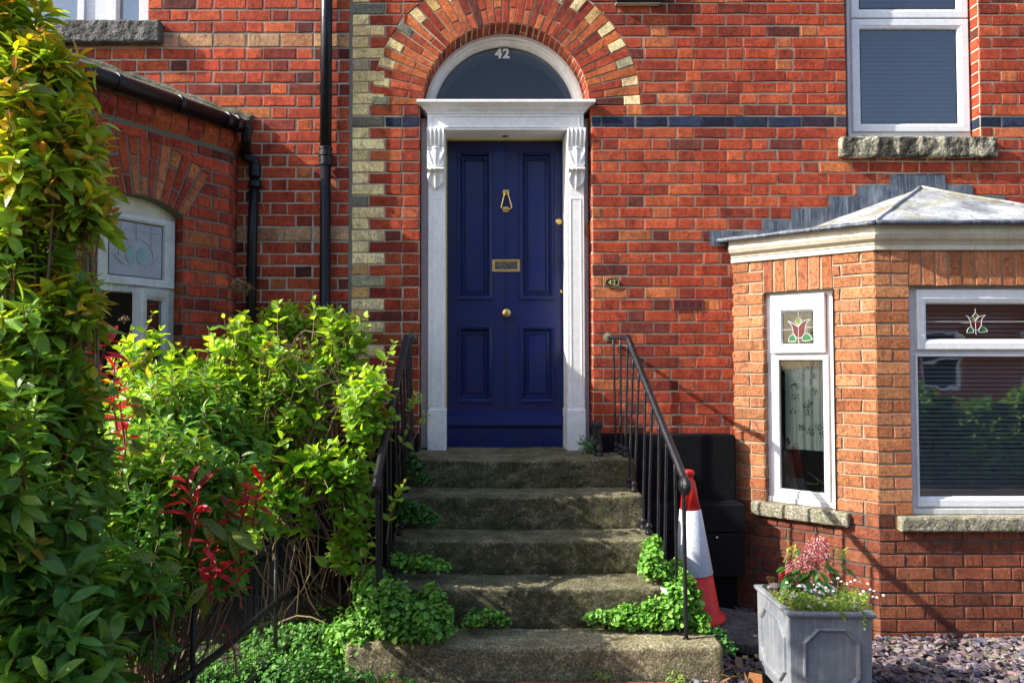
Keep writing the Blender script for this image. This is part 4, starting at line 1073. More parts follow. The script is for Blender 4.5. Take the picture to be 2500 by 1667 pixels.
# ================================================================== neighbouring house
yb1 = XZ('A1', 900, 187)[1]; yb2 = XZ('A1', 1300, 1068)[1]; bh = .100
nr = 15; CH2 = (yb1-yb2-bh)/nr
rowsN = []
v = yb2-bh/2
low = []
while v > .0: low.append((v-CH2, v, 'flem')); v -= CH2
rowsN = low[::-1]+[(yb2-bh/2, yb2+bh/2, 'stretch')]+[(yb2+bh/2+CH2*i, yb2+bh/2+CH2*(i+1), 'flem') for i in range(nr)]+[(yb1-bh/2, yb1+bh/2, 'stretch')]
v = yb1+bh/2
while v < Ztop+.1: rowsN.append((v, v+CH2, 'flem')); v += CH2
nwR = XZ('A1', 675, 60)[0]; nwB = XZ('A1', 500, 112)[1]; nwL = nwR-1.3
DX, DY = None, None
Yret = YW*(VX-575.0)/(VX-553.0); Dc = Vector(((575-VX)/365.0, YW)); D2 = Vector((Dc.x, Yret))
dv = Vector(((2380-VX)/FPX, 1.0)); 
C2 = D2-dv*.95
nz = W('s', 568, 312, Yret-.02).z
print('left bay', D2, C2, 'eaves', nz)
def sp_n(v):
    h = []
    if v > nwB: h.append((nwL, nwR))
    if v < nz-.1: h.append((-9, Dc.x-.03))
    return subtract([(-4.5, xn)], h)
nb_ = MB(); nbk = MB()
def col_n(r, i, k, u, v):
    if abs(v-yb1) < .02 or abs(v-yb2) < .02: return pick(BAND)
    return pick(OLDRED)
fill_rows(nb_, MW, rowsN, sp_n, col_n, nbk, j=.012, phase=.02)
# window reveals
for fr in (Fr((nwR, YW+.14, 0), (0, -1, 0)),):
    for i, r in enumerate(rowsN):
        if r[0] > nwB-.01: brick(nb_, fr, [(.0, r[0]+.006), (.138, r[0]+.006), (.138, r[1]-.006), (.0, r[1]-.006)], pick(OLDRED), .002)
    nbk.quad(fr(0, nwB), fr(.14, nwB), fr(.14, Ztop+.1), fr(0, Ztop+.1))
nb_.build('brick_wall', 'old_red_brick', nhouse); nbk.build('mortar', 'mortar_cream', nhouse)
mb = MB()
for i in range(60):
    z = .3+i*.075; q = mn.noise(Vector((z*9, 0, 0)))*.006
    mb.quad((xn-.004+q, YW-.006, z), (xq+.004+q, YW-.006, z), (xq+.004+q, YW-.006, z+.075), (xn-.004+q, YW-.006, z+.075))
mb.build('joint_pointing', 'mortar_grey', nhouse)
mb = MB(); polyring(mb, PB, rect(Dc.x-.1, -.3, xq-.003, vt-.02), [(0, -.12), (0, -.012), (.004, -.003), (.012, 0)]); mb.build('plinth', 'black_masonry', nhouse)  # black strip added low on this wall to darken the gap behind the bush
# top left window
UN = Fr((0, YW+.09, 0), (1, 0, 0)); wn2 = winroot('window', MW, -2.6, nwB, nhouse); L = lambda x: UN.loc('A1', x, 60)[0]
fbz = UN.loc('A1', 500, 112)[1]
frame_bars(UN, [(L(640), fbz, nwR, Ztop+.3), (L(395), fbz, L(515), Ztop+.3), (L(515), fbz, L(640), fbz+.012), (nwL, fbz, L(395), fbz+.012)], -.05, .02, wn2)
frame_bars(UN, [(L(515), fbz+.012, L(540), Ztop+.3), (L(365), fbz+.012, L(395), Ztop+.3)], -.03, .035, wn2, name='sash')
mb = MB(); polyring(mb, UN, rect(nwL, fbz+.01, nwR-.02, Ztop+.3), [(0, -.02)]); mb.build('pane', 'window_glass', wn2)
mb = MB(); polyring(mb, UN, rect(nwL, fbz+.01, nwR-.02, Ztop+.3), [(0, -.10)]); mb.build('net_curtain', 'blind_slat', wn2)
Sn = Fr((0, YW-.07, 0), (1, 0, 0)); a = Sn.loc('A1', 725, 190); b = Sn.loc('A1', 700, 114)
rough_block(nwL-.08, a[0], a[1]-.0, nwB+.004, -.17, 0, Sn, .006).build('sill', 'grey_sill', wn2)

# left bay
nbay = bpy.data.objects.new('bay', None); COL.objects.link(nbay); nbay.location = (C2.x, C2.y, 0); set_parent(nbay, nhouse)
L1 = Fr((C2.x, C2.y, 0), (D2.x-C2.x, D2.y-C2.y, 0)); lenL = (D2-C2).length
oR, sprR = L1.loc('4', 975, 1370); apx = L1.loc('4', 400, 1150); 
oL = 2*apx[0]-oR if 2*apx[0]-oR > .02 else .10
oL = max(.12, L1.loc('s', 236, 700)[0]); oc = (oL+oR)/2; hwid = (oR-oL)/2; rise = max(.08, L1.loc('4', 400, 1150)[1]-sprR)
print('left window', oL, oR, sprR, 'rise', rise, 'lenL', lenL, 'apx', apx)
Rr = (hwid**2+rise**2)/(2*rise); cva = sprR+rise-Rr
corT = L1.loc('4', 1380, 700)[1]; corT = nz-.16
rowsL = []
v = sprR
while v > -.1: rowsL.append((v-CH2, v, 'flem')); v -= CH2
rowsL = rowsL[::-1]; v = sprR
while v < corT-.02: rowsL.append((v, min(v+CH2, corT), 'flem')); v += CH2
nbk2 = MB(); nbr = MB(); ROo = Rr+.34; th = math.asin(min(.98, hwid/Rr)); aL = math.pi/2-th
obL = sprR-1.45
def sp_L(v):
    h = []
    if obL < v < sprR: h.append((oL, oR))
    elif v >= sprR:
        d = v-cva
        # flanks of the arch are radial lines up to the outer ring
        if d < ROo:
            w = min(math.sqrt(max(0, ROo**2-d*d)), d*math.tan(th)+.0) if d > 0 else 0
            if d*math.tan(th) < math.sqrt(max(0, ROo**2-d*d)) or True: h.append((oc-w, oc+w))
    return subtract([(0, lenL+.004)], h)
fill_rows(nbr, L1, rowsL, sp_L, lambda *a: pick(OLDRED), nbk2, j=.012)
nvs = 13
ringbricks(nbr, L1, oc, cva, Rr, ROo, aL, math.pi-aL, nvs, lambda i, k: pick([(3, (.40, .075, .03)), (2, (.50, .17, .065)), (1, (.3, .05, .025))]), lambda i: [Rr+.225] if i % 2 else [Rr+.11], nbk2, j=.012)
arcsweep(nbk2, L1, oc, cva, [(Rr+.12, -.004), (ROo+.07, -.004)], aL-.10, math.pi-aL+.10, 24)
# arch soffit, reveals
for i in range(16):
    a0 = aL+(math.pi-2*aL)*i/16; a1 = aL+(math.pi-2*aL)*(i+1)/16
    nbk2.quad(*[L1(oc+Rr*math.cos(a), cva+Rr*math.sin(a), n) for a, n in ((a0, 0), (a0, -.16), (a1, -.16), (a1, 0))])
for (u, s) in ((oL, 1), (oR, -1)):
    f2 = Fr(L1(u, 0, 0) if s > 0 else L1(u, 0, -.11), -L1.n if s > 0 else L1.n)
    for i, r in enumerate(rowsL):
        if obL < r[0] < sprR-.01: brick(nbr, f2, [(.003, r[0]+.006), (.106, r[0]+.006), (.106, r[1]-.006), (.003, r[1]-.006)], pick(OLDRED), .002)
    nbk2.quad(f2(0, obL), f2(.11, obL), f2(.11, sprR), f2(0, sprR))
# return face and front face
L0 = Fr((D2.x, D2.y, 0), (0, 1, 0)); lr = YW-Yret
fill_rows(nbr, L0, rowsL, lambda v: [(-.004, lr)], lambda *a: pick(OLDRED), nbk2, j=.012, st=.09, hd=.07)
LF = Fr((C2.x-1.6, C2.y, 0), (1, 0, 0)); fill_rows(nbr, LF, rowsL, lambda v: subtract([(0, 1.6)], [(.2, 1.4)] if .9 < v < 2.5 else []), lambda *a: pick(OLDRED), nbk2, j=.012)
wff = winroot('bay_window', LF, .8, .9, nbay); FW_ = Fr(LF.O-LF.n*.08, LF.u)
casement(FW_, (.2, .9, 1.4, 2.5), (.28, .98, 1.32, 2.42), .0, wff, 'upvc_dirty', 'window_glass', name='fixed_light')
mb = MB(); polyring(mb, Fr(LF.O-LF.n*.3, LF.u), rect(.05, .7, 1.55, 2.7), [(0, 0)]); mb.build('room_interior', 'room_dark', wff)
# corbel: header course over canted bricks
path = [(C2.x-1.6, C2.y), (C2.x, C2.y), (D2.x, D2.y), (D2.x, YW)]
cb_h = nz-.02-corT; 
for (fr, Lf) in ((L1, lenL), (L0, lr), (LF, 1.6)):
    n = max(1, round(Lf/.115)); d = Lf/n
    for i in range(n):
        u0, u1 = d*i+.005, d*(i+1)-.005
        c = pick([(3, (.38, .07, .035)), (2, (.30, .05, .03)), (1, (.44, .10, .04))]); q = rnd.uniform(-.002, .002)
        a, b_, m_ = corT+.008, nz-.028, corT+cb_h*.48
        P = [(u0, a, .004), (u1, a, .004), (u1, m_, .055+q), (u0, m_, .055+q), (u1, b_, .055+q), (u0, b_, .055+q), (u0, a, -.01), (u1, a, -.01), (u1, b_, -.01), (u0, b_, -.01)]
        nbr.add([fr(*p) for p in P], [(0, 1, 2, 3), (3, 2, 4, 5), (0, 3, 5, 9, 6), (1, 7, 8, 4, 2), (5, 4, 8, 9), (0, 6, 7, 1)], c)
    for i in range(1): 
        nbk2.quad(fr(0, corT, .001), fr(Lf, corT, .001), fr(Lf, corT+cb_h*.48, .046), fr(0, corT+cb_h*.48, .046)); nbk2.quad(fr(0, corT+cb_h*.48, .046), fr(Lf, corT+cb_h*.48, .046), fr(Lf, nz-.02, .046), fr(0, nz-.02, .046))
nbr.build('bay_brickwork', 'old_red_brick', nbay); nbk2.build('bay_mortar', 'mortar_grey', nbay)
# window in the left bay
LW = Fr(L1.O-L1.n*.09, L1.u); lw = winroot('bay_window', L1, oc, obL, nbay); q = lambda x, y: LW.loc('A1', x, y)
lu1 = q(785, 1100)[0]; lt = q(770, 1010)[1]; g1 = q(733, 1275); g1t = q(733, 1035)[1]; gL = q(487, 1240)[0]; lu0 = max(oL, gL-(lu1-g1[0]))
tz = q(750, 1325)[1]
casement(LW, (lu0, tz+.012, lu1, lt), (gL, g1[1], g1[0], g1t), .015, lw, 'upvc_dirty', 'obscure_glass', name='top_light')
frame_bars(LW, [(oL, tz-.03, oR, tz+.016), (lu1-.03, obL, oR, lt), (oL, obL, lu0+.02, lt), (oL, lt-.002, oR, lt+.03)], -.05, .006, lw, 'upvc_dirty')
mb = MB(); vs = [LW(oc+(Rr-.002)*math.cos(a), cva+(Rr-.002)*math.sin(a), .012) for a in [aL+(math.pi-2*aL)*i/20 for i in range(21)]]; mb.add(vs+[LW(oL, lt, .012), LW(oR, lt, .012)], [tuple(range(23))]); mb.build('arch_infill', 'cream_gloss', lw)
# open lower sash, hinged at its right jamb
hx = q(745, 1330)[0]; HO = LW(hx, 0, .03); wsash = hx-q(560, 1300)[0]
ang = math.radians(24); du = (-LW.u*math.cos(ang)+LW.n*math.sin(ang)); SFo = Fr(HO+du*wsash, -du)
casement(SFo, (0, tz-1.0, wsash, tz-.012), (.055, tz-.93, wsash-.055, tz-.075), .0, lw, 'upvc_dirty', 'window_glass', name='open_sash')
room(lw, -3.9, -2.0, YW+.02, YW+1.6, .5, 2.7)
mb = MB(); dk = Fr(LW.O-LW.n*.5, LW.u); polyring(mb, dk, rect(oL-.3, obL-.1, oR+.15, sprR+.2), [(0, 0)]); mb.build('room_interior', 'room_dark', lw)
# leaded lily motif
mb = MB(); gu0, gv0, gu1, gv1 = gL, g1[1], g1[0], g1t; w, h = gu1-gu0, gv1-gv0
P = lambda x, y: LW(gu0+x*w, gv0+(1-y)*h, .014)
for x in (.22, .5, .78): tube(mb, [P(x, 0), P(x, .35 if x == .5 else .45)], .0014, 5)
for y in (.14, .62): tube(mb, [P(0, y), P(1, y+.02)], .0014, 5)
tube(mb, [P(.5+.32*math.cos(a), .62-.33*math.sin(a)) for a in [math.pi*i/18 for i in range(19)]], .0018, 5)
for s in (-1, 1):
    tube(mb, [P(.5+s*.42*t, .60+.20*math.sin(t*math.pi)) for t in [i/12 for i in range(13)]], .0018, 5); tube(mb, [P(.5+s*(.05+.38*t), .82-.22*t*t) for t in [i/10 for i in range(11)]], .0018, 5)
mb.build('came', 'motif_white', lw)
for s in (-1, 1):
    m3 = MB(); pts = [P(.5+s*.10+s*.09*math.cos(a), .62+.16*math.sin(a)) for a in [2*math.pi*i/16 for i in range(16)]]; m3.add(pts, [tuple(range(16))]); m3.build('stained_glass', 'motif_teal', lw)
# concrete roof of the left bay
ev = nz+.0; Eo = offp([(C2.x-1.6, C2.y), (C2.x, C2.y), (D2.x, D2.y), (D2.x, YW)], .05)
wr = W('A1', 1155, 548, YW-.004); wl = W('A1', 232, 215, YW-.004); sl_ = (wl.z-wr.z)/(wl.x-wr.x)
apL = Vector((C2.x-.8, YW-.004, wr.z+sl_*(C2.x-.8-wr.x))); mb = MB()
p_ = [Vector((e.x, e.y, ev)) for e in Eo]; wr2 = Vector((wr.x, YW, wr.z))
def rf2(mb, a, b, c, N=20, M=14):
    vs = []; fs = []
    for j in range(M+1):
        for i in range(N+1):
            p = a.lerp(b, i/N).lerp(c, j/M); vs.append(p+Vector((0, 0, mn.noise(p*9)*.010+mn.noise(p*30)*.004)))
    for j in range(M):
        for i in range(N): fs.append((j*(N+1)+i, j*(N+1)+i+1, (j+1)*(N+1)+i+1, (j+1)*(N+1)+i))
    mb.add(vs, fs)
up = Vector((0, 0, .05))
rf2(mb, p_[1]+up, p_[2]+up, apL); rf2(mb, p_[2]+up, wr2+up*.1, apL); rf2(mb, p_[0]+up, p_[1]+up, apL)
sweep_path(mb, [(e.x, e.y) for e in Eo], [(-.03, ev-.03), (.0, ev-.02), (.0, ev+.05)])
mb.build('bay_roof', 'cement', nbay, smooth=True)
# lichen-covered mortar fillet along the wall
mb = MB(); n = 60; P_ = [wl.lerp(wr, i/n) for i in range(n+1)]
P_ = [p+Vector((0, -.012, mn.noise(p*8)*.014-.004)) for p in P_]; tube(mb, P_, [.026+mn.noise(p*15)*.010 for p in P_], 7); mb.build('roof_fillet', 'cement', nbay, smooth=True)
# gutter with brackets, swan neck and downpipe
go = offp([(C2.x-1.6, C2.y), (C2.x, C2.y), (D2.x, D2.y)], .105); gz = nz+.005
gr = MB(); endp = go[2]+(D2-C2).normalized()*.02
gp = [Vector((go[0].x, go[0].y, gz+.02)), Vector((go[1].x, go[1].y, gz+.02)), Vector((endp.x, endp.y, gz))]
gp = [gp[0], gp[1].lerp(gp[0], .03), gp[1], gp[1].lerp(gp[2], .03), gp[2]]
tube(gr, gp, .046, 16)
gut = gr.build('gutter', 'black_pipe', nbay, smooth=True)
di = (gp[4]-gp[2])
for c, d_ in [(gp[2].lerp(gp[4], t), di) for t in (.30, .62, .90, .96)]+[(gp[1].lerp(gp[0], t), gp[0]-gp[1]) for t in (.2, .7)]:
    mb = MB(); lathe(mb, c, [(.044, -.014), (.051, -.013), (.052, .013), (.044, .014)], 20, axis=d_); mb.build('gutter_joint', 'black_pipe', gut, smooth=False)
mb = MB(); YP2 = YW-.05; e1 = gp[4]; a1 = W('4', 1570, 640, e1.y+.04); a2 = W('4', 1570, 740, YP2-.01); a3 = W('4', 1655, 880, YP2); a4 = W('4', 1655, 960, YP2)
bz = [e1-di.normalized()*.04, e1, e1.lerp(a1, .45)+Vector((.018, 0, .03)), a1, a2, a2+Vector((0, 0, -.04)), a3+Vector((0, 0, .03)), a3, a4]
sm = []
for i in range(len(bz)-1):
    p0, p1, p2, p3 = bz[max(0, i-1)], bz[i], bz[i+1], bz[min(len(bz)-1, i+2)]
    for k in range(4):
        t = k/4; sm.append(.5*((2*p1)+(-p0+p2)*t+(2*p0-5*p1+4*p2-p3)*t*t+(-p0+3*p1-3*p2+p3)*t**3))
sm.append(bz[-1]); tube(mb, sm, [.040 if i < 10 else .033 for i in range(len(sm))], 16)
mb.build('swan_neck', 'black_pipe', gut, smooth=True)
mb = MB(); tube(mb, [a4+Vector((0, 0, .01)), W('4', 1630, 1560, YP2), Vector((W('4', 1625, 1560, YP2).x-.01, YP2, .1))], .033, 16); mb.build('downpipe', 'black_pipe', gut, smooth=True)
mb = MB()
for c, r in ((a2, .037), (a4, .040), (a4+Vector((0, 0, -.07)), .042), (a4+Vector((0, 0, .03)), .042)): lathe(mb, c, [(r-.004, -.02), (r, -.018), (r, .018), (r-.004, .02)], 20)
tube(mb, [a4+Vector((-.05, 0, -.085)), a4+Vector((.055, 0, -.085))], .008, 6); mb.build('pipe_collar', 'black_pipe', gut)
# tall drainpipe on the party line
mb = MB(); T = W('s', 797, 60, YW-.06); x0 = T.x; zj = W('A1', 1515, 735, YW-.06).z
tube(mb, [(x0, YW-.06, Ztop+.3), (x0, YW-.06, zj)], .0385, 20); tube(mb, [(x0, YW-.06, zj), (x0-.002, YW-.06, 0)], .036, 20)
dp = mb.build('drainpipe', 'black_pipe', nhouse, smooth=True)
mb = MB(); lathe(mb, (x0, YW-.06, zj), [(.038, -.03), (.043, -.028), (.043, -.018), (.040, -.015), (.040, .03), (.047, .034), (.047, .052), (.041, .056), (.041, .074), (.046, .078), (.046, .09), (.039, .094)], 24)
for s in (-1, 1): tube(mb, [(x0+s*.038, YW-.06, zj-.022), (x0+s*.068, YW-.03, zj-.022)], .006, 6); lathe(mb, (x0+s*.066, YW-.035, zj-.022), [(.0, -.004), (.009, -.004), (.009, .006), (0, .006)], 8, axis=(0, -1, 0))
mb.build('pipe_collar', 'black_pipe', dp)
# ================================================================== ground
def gz_at(x, y):
    t = min(1, max(0, (x-1.0)/.35)); s = min(1, max(0, (y-3.2)/1.3))
    return -.015-t*(.11*s)+.0
mb = MB(); 
def sheet(mb, x0, x1, y0, y1, d, zf, amp=0.0):
    nx = max(1, int((x1-x0)/d)); ny = max(1, int((y1-y0)/d)); b = len(mb.v); vs = []
    for j in range(ny+1):
        for i in range(nx+1):
            x, y = x0+(x1-x0)*i/nx, y0+(y1-y0)*j/ny; vs.append((x, y, zf(x, y)+(mn.noise(Vector((x*7, y*7, 0)))*amp)))
    mb.add(vs, [(j*(nx+1)+i, j*(nx+1)+i+1, (j+1)*(nx+1)+i+1, (j+1)*(nx+1)+i) for j in range(ny) for i in range(nx)])
sheet(mb, -6, 7, -1.5, 5.5, .08, gz_at, .008)
tag(mb.build('ground', 'soil', smooth=True), kind='structure')
mb = MB(); mb.quad((-400, -400, -.14), (400, -400, -.14), (400, 400, -.14), (-400, 400, -.14)); tag(mb.build('street', 'asphalt'), kind='structure')
# red brick path in front of the bottom step
mb = MB(); mo = MB(); GFp = Fr((0, 0, .0), (1, 0, 0), (0, 1, 0)); px0 = -.42
for j in range(22):
    y1 = 3.580-.075*j; y0 = y1-.075
    off = .11 if j % 2 else 0
    x = px0-off
    while x < 1.0:
        a, b = max(x, px0), min(x+.215, 1.0)
        if b-a > .03: brick(mb, GFp, [(a+.003, y0+.003), (b-.003, y0+.003), (b-.003, y1-.003), (a+.003, y1-.003)], pick([(3, (.36, .10, .05)), (2, (.28, .075, .04)), (1, (.42, .15, .08))]), .004, .003)
        x += .22
mo.quad((px0, 1.8, .0), (1.0, 1.8, .0), (1.0, 3.580, .0), (px0, 3.580, .0))
pt = mb.build('path', 'red_brick'); tag(pt, kind='structure'); mo.build('path_mortar', 'mortar_grey', pt)

# ================================================================== stone steps
steps = thing('stone_steps', 'flight of five worn mossy granite steps up to the blue front door', 'steps', (.3, 3.9, 0))
sy = [FPX/400, FPX/425, FPX/452, FPX/480, FPX/510]
zn = []
for (yp, Y) in zip((1120, 1209, 1317, 1433, 1574), sy): zn.append(W('s', 1230, yp, Y).z)
print('step z', zn, 'sill', ZL, 'base', W('s', 1230, 1646, sy[4]).z)
xs = []
for Y, xl, xr in zip(sy, (985, 975, 958, 930, 845), (1549, 1574, 1612, 1650, 1762)):
    xs.append((XZ('s', xl, 1200, Y)[0], XZ('s', xr, 1200, Y)[0]))
def stepblock(x0, x1, yf, yb, zt, zb, slope, seed, rnose=.020):
    """stone tread block: rounded worn nosing, undulating surfaces"""
    N = max(20, int((x1-x0)/.016)); prof = [(yf+.006, zb), (yf+.002, zb+.02)]
    hz = zt-rnose
    k = 7
    for i in range(1, k): prof.append((yf, zb+.02+(hz-zb-.02)*i/k))
    for i in range(7): a = math.pi/2*i/6; prof.append((yf+rnose-rnose*math.cos(a), hz+rnose*math.sin(a)))
    k = 12
    for i in range(1, k+1): t = i/k; prof.append((yf+rnose+(yb-yf-rnose)*t, zt+slope*t))
    mb = MB(); vs = []; m = len(prof)
    for i in range(N+1):
        x = x0+(x1-x0)*i/N
        wear = -.010*math.exp(-((x-(x0+x1)/2)/.45)**2)
        er = 0
        dx = min(i, N-i)*(x1-x0)/N
        if dx < .02: er = (.02-dx)**2*12
        for (y, z) in prof:
            p = Vector((x*11+seed, y*11, z*11)); q = mn.noise_vector(p)*.0055+mn.noise_vector(p*4.5)*.0055
            f = 1 if z > zb+.01 else .3
            top = (z-zb)/(zt-zb)
            vs.append((x+q.x*(1 if dx < .01 else .2), y+q.y*f+er, z+q.z*f*.7+(wear*max(0, top)**3)-er*top))
    fs = [(i*m+j, (i+1)*m+j, (i+1)*m+j+1, i*m+j+1) for i in range(N) for j in range(m-1)]
    # end caps
    for i, rev in ((0, False), (N, True)):
        b = len(vs); vs += [(vs[i*m][0], yb, zb)]
        c = list(range(i*m, i*m+m))+[b]
        fs.append(tuple(c if not rev else c[::-1]))
    mb.add(vs, fs); return mb
for i in range(5):
    zb = zn[i+1]-.004 if i < 4 else -.05
    yb = (YD-.02) if i == 0 else sy[i-1]+.05
    sl = .006 if i else .004
    o = stepblock(xs[i][0], xs[i][1], sy[i], yb, zn[i], zb-.0, sl if i else ZL-zn[0], i*7.3, .022 if i < 4 else .030).build('step', 'granite_step' if i < 4 else 'granite_bottom_sunlit', steps, smooth=True)
# dark masonry flanks under the flight
mb = MB()
for i in range(4): wbox(mb, xs[i][0]+.03, xs[i][1]-.03, sy[i]+.03, YW-.02, -.1, zn[i+1]-.01)
mb.build('core', 'black_masonry', steps)

# ================================================================== railings
def smooth_path(P, k=5):
    P = [Vector(p) for p in P]; out = []
    for i in range(len(P)-1):
        p0, p1, p2, p3 = P[max(0, i-1)], P[i], P[i+1], P[min(len(P)-1, i+2)]
        for j in range(k):
            t = j/k; out.append(.5*((2*p1)+(-p0+p2)*t+(2*p0-5*p1+4*p2-p3)*t*t+(-p0+3*p1-3*p2+p3)*t**3))
    out.append(P[-1]); return out
YB = 4.72; YFt = FPX/499
def railing(side, label):
    if side > 0: wp, bp, fp, bs = W('s', 1484, 824, YW), W('s', 1532, 824, YB), W('s', 1668, 1163, YFt), W('s', 1676, 1556, YFt)
    else: wp, bp, fp, bs = W('s', 1007, 824, YW), W('s', 992, 824, YB), W('s', 921, 1163, YFt), W('s', 923, 1552, YFt)
    t = thing('railing', label, 'railing', (bs.x, 4.2, zn[4]), 'iron railings of the steps')
    mb = MB(); 
    scr = [fp+Vector((0, -.03, -.012)), fp+Vector((0, -.052, -.035)), fp+Vector((0, -.045, -.062)), fp+Vector((0, -.020, -.066))]
    P = [wp+Vector((0, .01, 0)), wp.lerp(bp, .5), bp+Vector((0, .03, .001)), bp+Vector((0, -.02, -.008))]+[bp.lerp(fp, q) for q in (.12, .3, .5, .7, .88)]+[fp]+scr
    sp = smooth_path(P, 5); n = len(sp)
    rr = [.0205+mn.noise(p*40)*.0016 for p in sp]
    for i in range(12): rr[i] = .009+(.0205-.009)*i/12
    # wide half-round handrail section
    tube(mb, sp, rr, 12)
    for i, v in enumerate(mb.v): pass
    lathe(mb, fp+Vector((0, -.022, -.040)), [(0, -.026), (.030, -.024), (.036, -.012), (.036, .012), (.030, .024), (0, .026)], 20, axis=(1, 0, 0))
    mb.build('handrail', 'black_iron', t, smooth=True)
    mb = MB(); lathe(mb, wp+Vector((-.015*side*0, .0, 0)), [(0, .0), (.036, .002), (.030, .010), (.016, .014), (0, .016)], 9, axis=(0, -1, 0)); mb.build('wall_fixing', 'cement', t)
    N = 11
    for i in range(N):
        q = i/(N-1); Y = 4.97+(YFt-4.97)*q
        if Y > YB: k = (YW-Y)/(YW-YB); top = wp.lerp(bp, k)
        else: k = (YB-Y)/(YB-YFt); top = bp.lerp(fp, k)
        # foot: on the tread it stands beside
        zf = zn[4] if Y < sy[3] else (zn[3] if Y < sy[2] else (zn[2] if Y < sy[1] else (zn[1] if Y < sy[0] else zn[0])))
        idx = 4 if Y < sy[3] else (3 if Y < sy[2] else (2 if Y < sy[1] else (1 if Y < sy[0] else 0)))
        edge = xs[idx][1]-.035 if side > 0 else xs[idx][0]+.035
        fx = top.x+(edge-top.x)*.75 if idx < 4 else bs.x+(top.x-bs.x)*.6
        if side > 0: fx = min(fx, edge) if idx < 4 else fx
        if i == N-1: fx = bs.x
        foot = Vector((fx, Y, zf-.004)); mb = MB()
        r = .0078 if i < N-1 else .0100
        tube(mb, smooth_path([foot, foot.lerp(top, .33)+Vector((rnd.uniform(-.002, .002), 0, 0)), foot.lerp(top, .66), top], 3), r, 8)
        o = mb.build('baluster', 'black_iron', t, smooth=True)
        if i < N-1:
            mb = MB(); lathe(mb, foot+Vector((0, 0, .0)), [(.011, 0), (.020, .006), (.021, .020), (.012, .034), (.016, .046), (.019, .054), (.013, .066), (.008, .072)], 14)
            mb.build('foot', 'black_iron', o, smooth=True)
        else:
            mb = MB(); lathe(mb, foot, [(.020, 0), (.019, .006), (.010, .012)], 12); mb.build('foot', 'black_iron', o, smooth=True)
    return t
railing(1, 'black iron handrail with bars on the right side of the steps, by the traffic cone')
railing(-1, 'black iron handrail with bars on the left side of the steps, by the bushes')
# boot scraper: two posts joined by a bar
bs_ = thing('boot_scraper', 'pair of short black iron posts on the top step by the right pilaster', 'boot scraper', W('6', 440, 1280, 4.78))
for (x, y, Y, h) in ((440, 1278, 4.76, .21), (400, 1218, 4.93, .20)):
    p = W('6', x, y, Y); p.z = zn[0]+.002 if Y < 4.8 else ZL; mb = MB()
    tube(mb, [p, p+Vector((0, 0, h))], .0165, 8); lathe(mb, p, [(.030, 0), (.028, .012), (.024, .02), (.026, .045), (.020, .062), (.0165, .07)], 8); lathe(mb, p+Vector((0, 0, h-.02)), [(.0165, -.012), (.023, -.008), (.024, .006), (.022, .018), (.012, .026), (0, .027)], 14)
    mb.build('post', 'black_iron', bs_, smooth=False)
mb = MB(); tube(mb, [Vector((XZ('6', 440, 1278, 4.76)[0], 4.76, zn[0]+.07)), Vector((XZ('6', 400, 1218, 4.93)[0], 4.93, ZL+.07))], .006, 6); mb.build('blade', 'black_iron', bs_)

# ================================================================== traffic cone
YC = 4.45; cb = W('s', 1700, 1508, YC); gc = gz_at(1.45, YC)
slabz = cb.z
ctp = W('s', 1680, 1150, YC-.02)
slab = MB(); SP = [W('3', 150, 1060, YC-.15), W('3', 250, 1130, YC-.42), W('3', 500, 1040, YC-.32), W('3', 480, 985, YC-.12), W('3', 300, 870, YC+.25), W('3', 60, 900, YC+.2)]
sx = [(cb.x-.20, YC-.22), (cb.x+.16, YC-.42), (cb.x+.42, YC-.30), (cb.x+.40, YC+.12), (cb.x+.05, YC+.30), (cb.x-.22, YC+.2)]
vs = [(x, y, slabz-.005+.00*(y-YC)) for x, y in sx]+[(x, y, slabz-.055) for x, y in sx]; n = 6
slab.add(vs, [tuple(range(n)), tuple(range(2*n-1, n-1, -1))]+[(i, n+i, n+(i+1) % n, (i+1) % n) for i in range(n)])
so = slab.build('paving_slab', 'slab_stone', None, bevel=.006); tag(so, 'broken dark paving slab lying on the slate chippings under the traffic cone', 'slab')
cone = thing('traffic_cone', 'red traffic cone with one white reflective sleeve, leaning slightly behind the right railing', 'traffic cone', cb)
axis = (ctp-cb); Hc = axis.length; axv = axis.normalized()
rb, rt = .138, .028
def cr(t): return rb+(rt-rb)*t
def tz(y): 
    return (1508-y)/(1508-1150)
zb0, zb1 = tz(1396), tz(1243)
mb = MB()
lathe(mb, cb, [(rb+.022, 0), (rb+.027, .008), (rb+.023, .020), (rb+.006, .030), (cr(.05), Hc*.05), (cr(zb0), Hc*zb0)], 40, axis=axv); mb.build('base', 'cone_red', cone, smooth=True)
mb = MB(); lathe(mb, cb, [(cr(zb0)+.003, Hc*zb0-.002), (cr(zb0)+.004, Hc*zb0), (cr(zb1)+.004, Hc*zb1), (cr(zb1)+.002, Hc*zb1+.002)], 40, axis=axv); mb.build('sleeve', 'reflective_sleeve', cone, smooth=True)
mb = MB(); lathe(mb, cb, [(cr(zb1), Hc*zb1), (cr(.93), Hc*.93), (.026, Hc*.945), (.024, Hc*.965), (.033, Hc*.975), (.036, Hc*.99), (.033, Hc*1.003), (.018, Hc*1.01), (0, Hc*1.01)], 40, axis=axv); mb.build('tip', 'cone_red', cone, smooth=True)

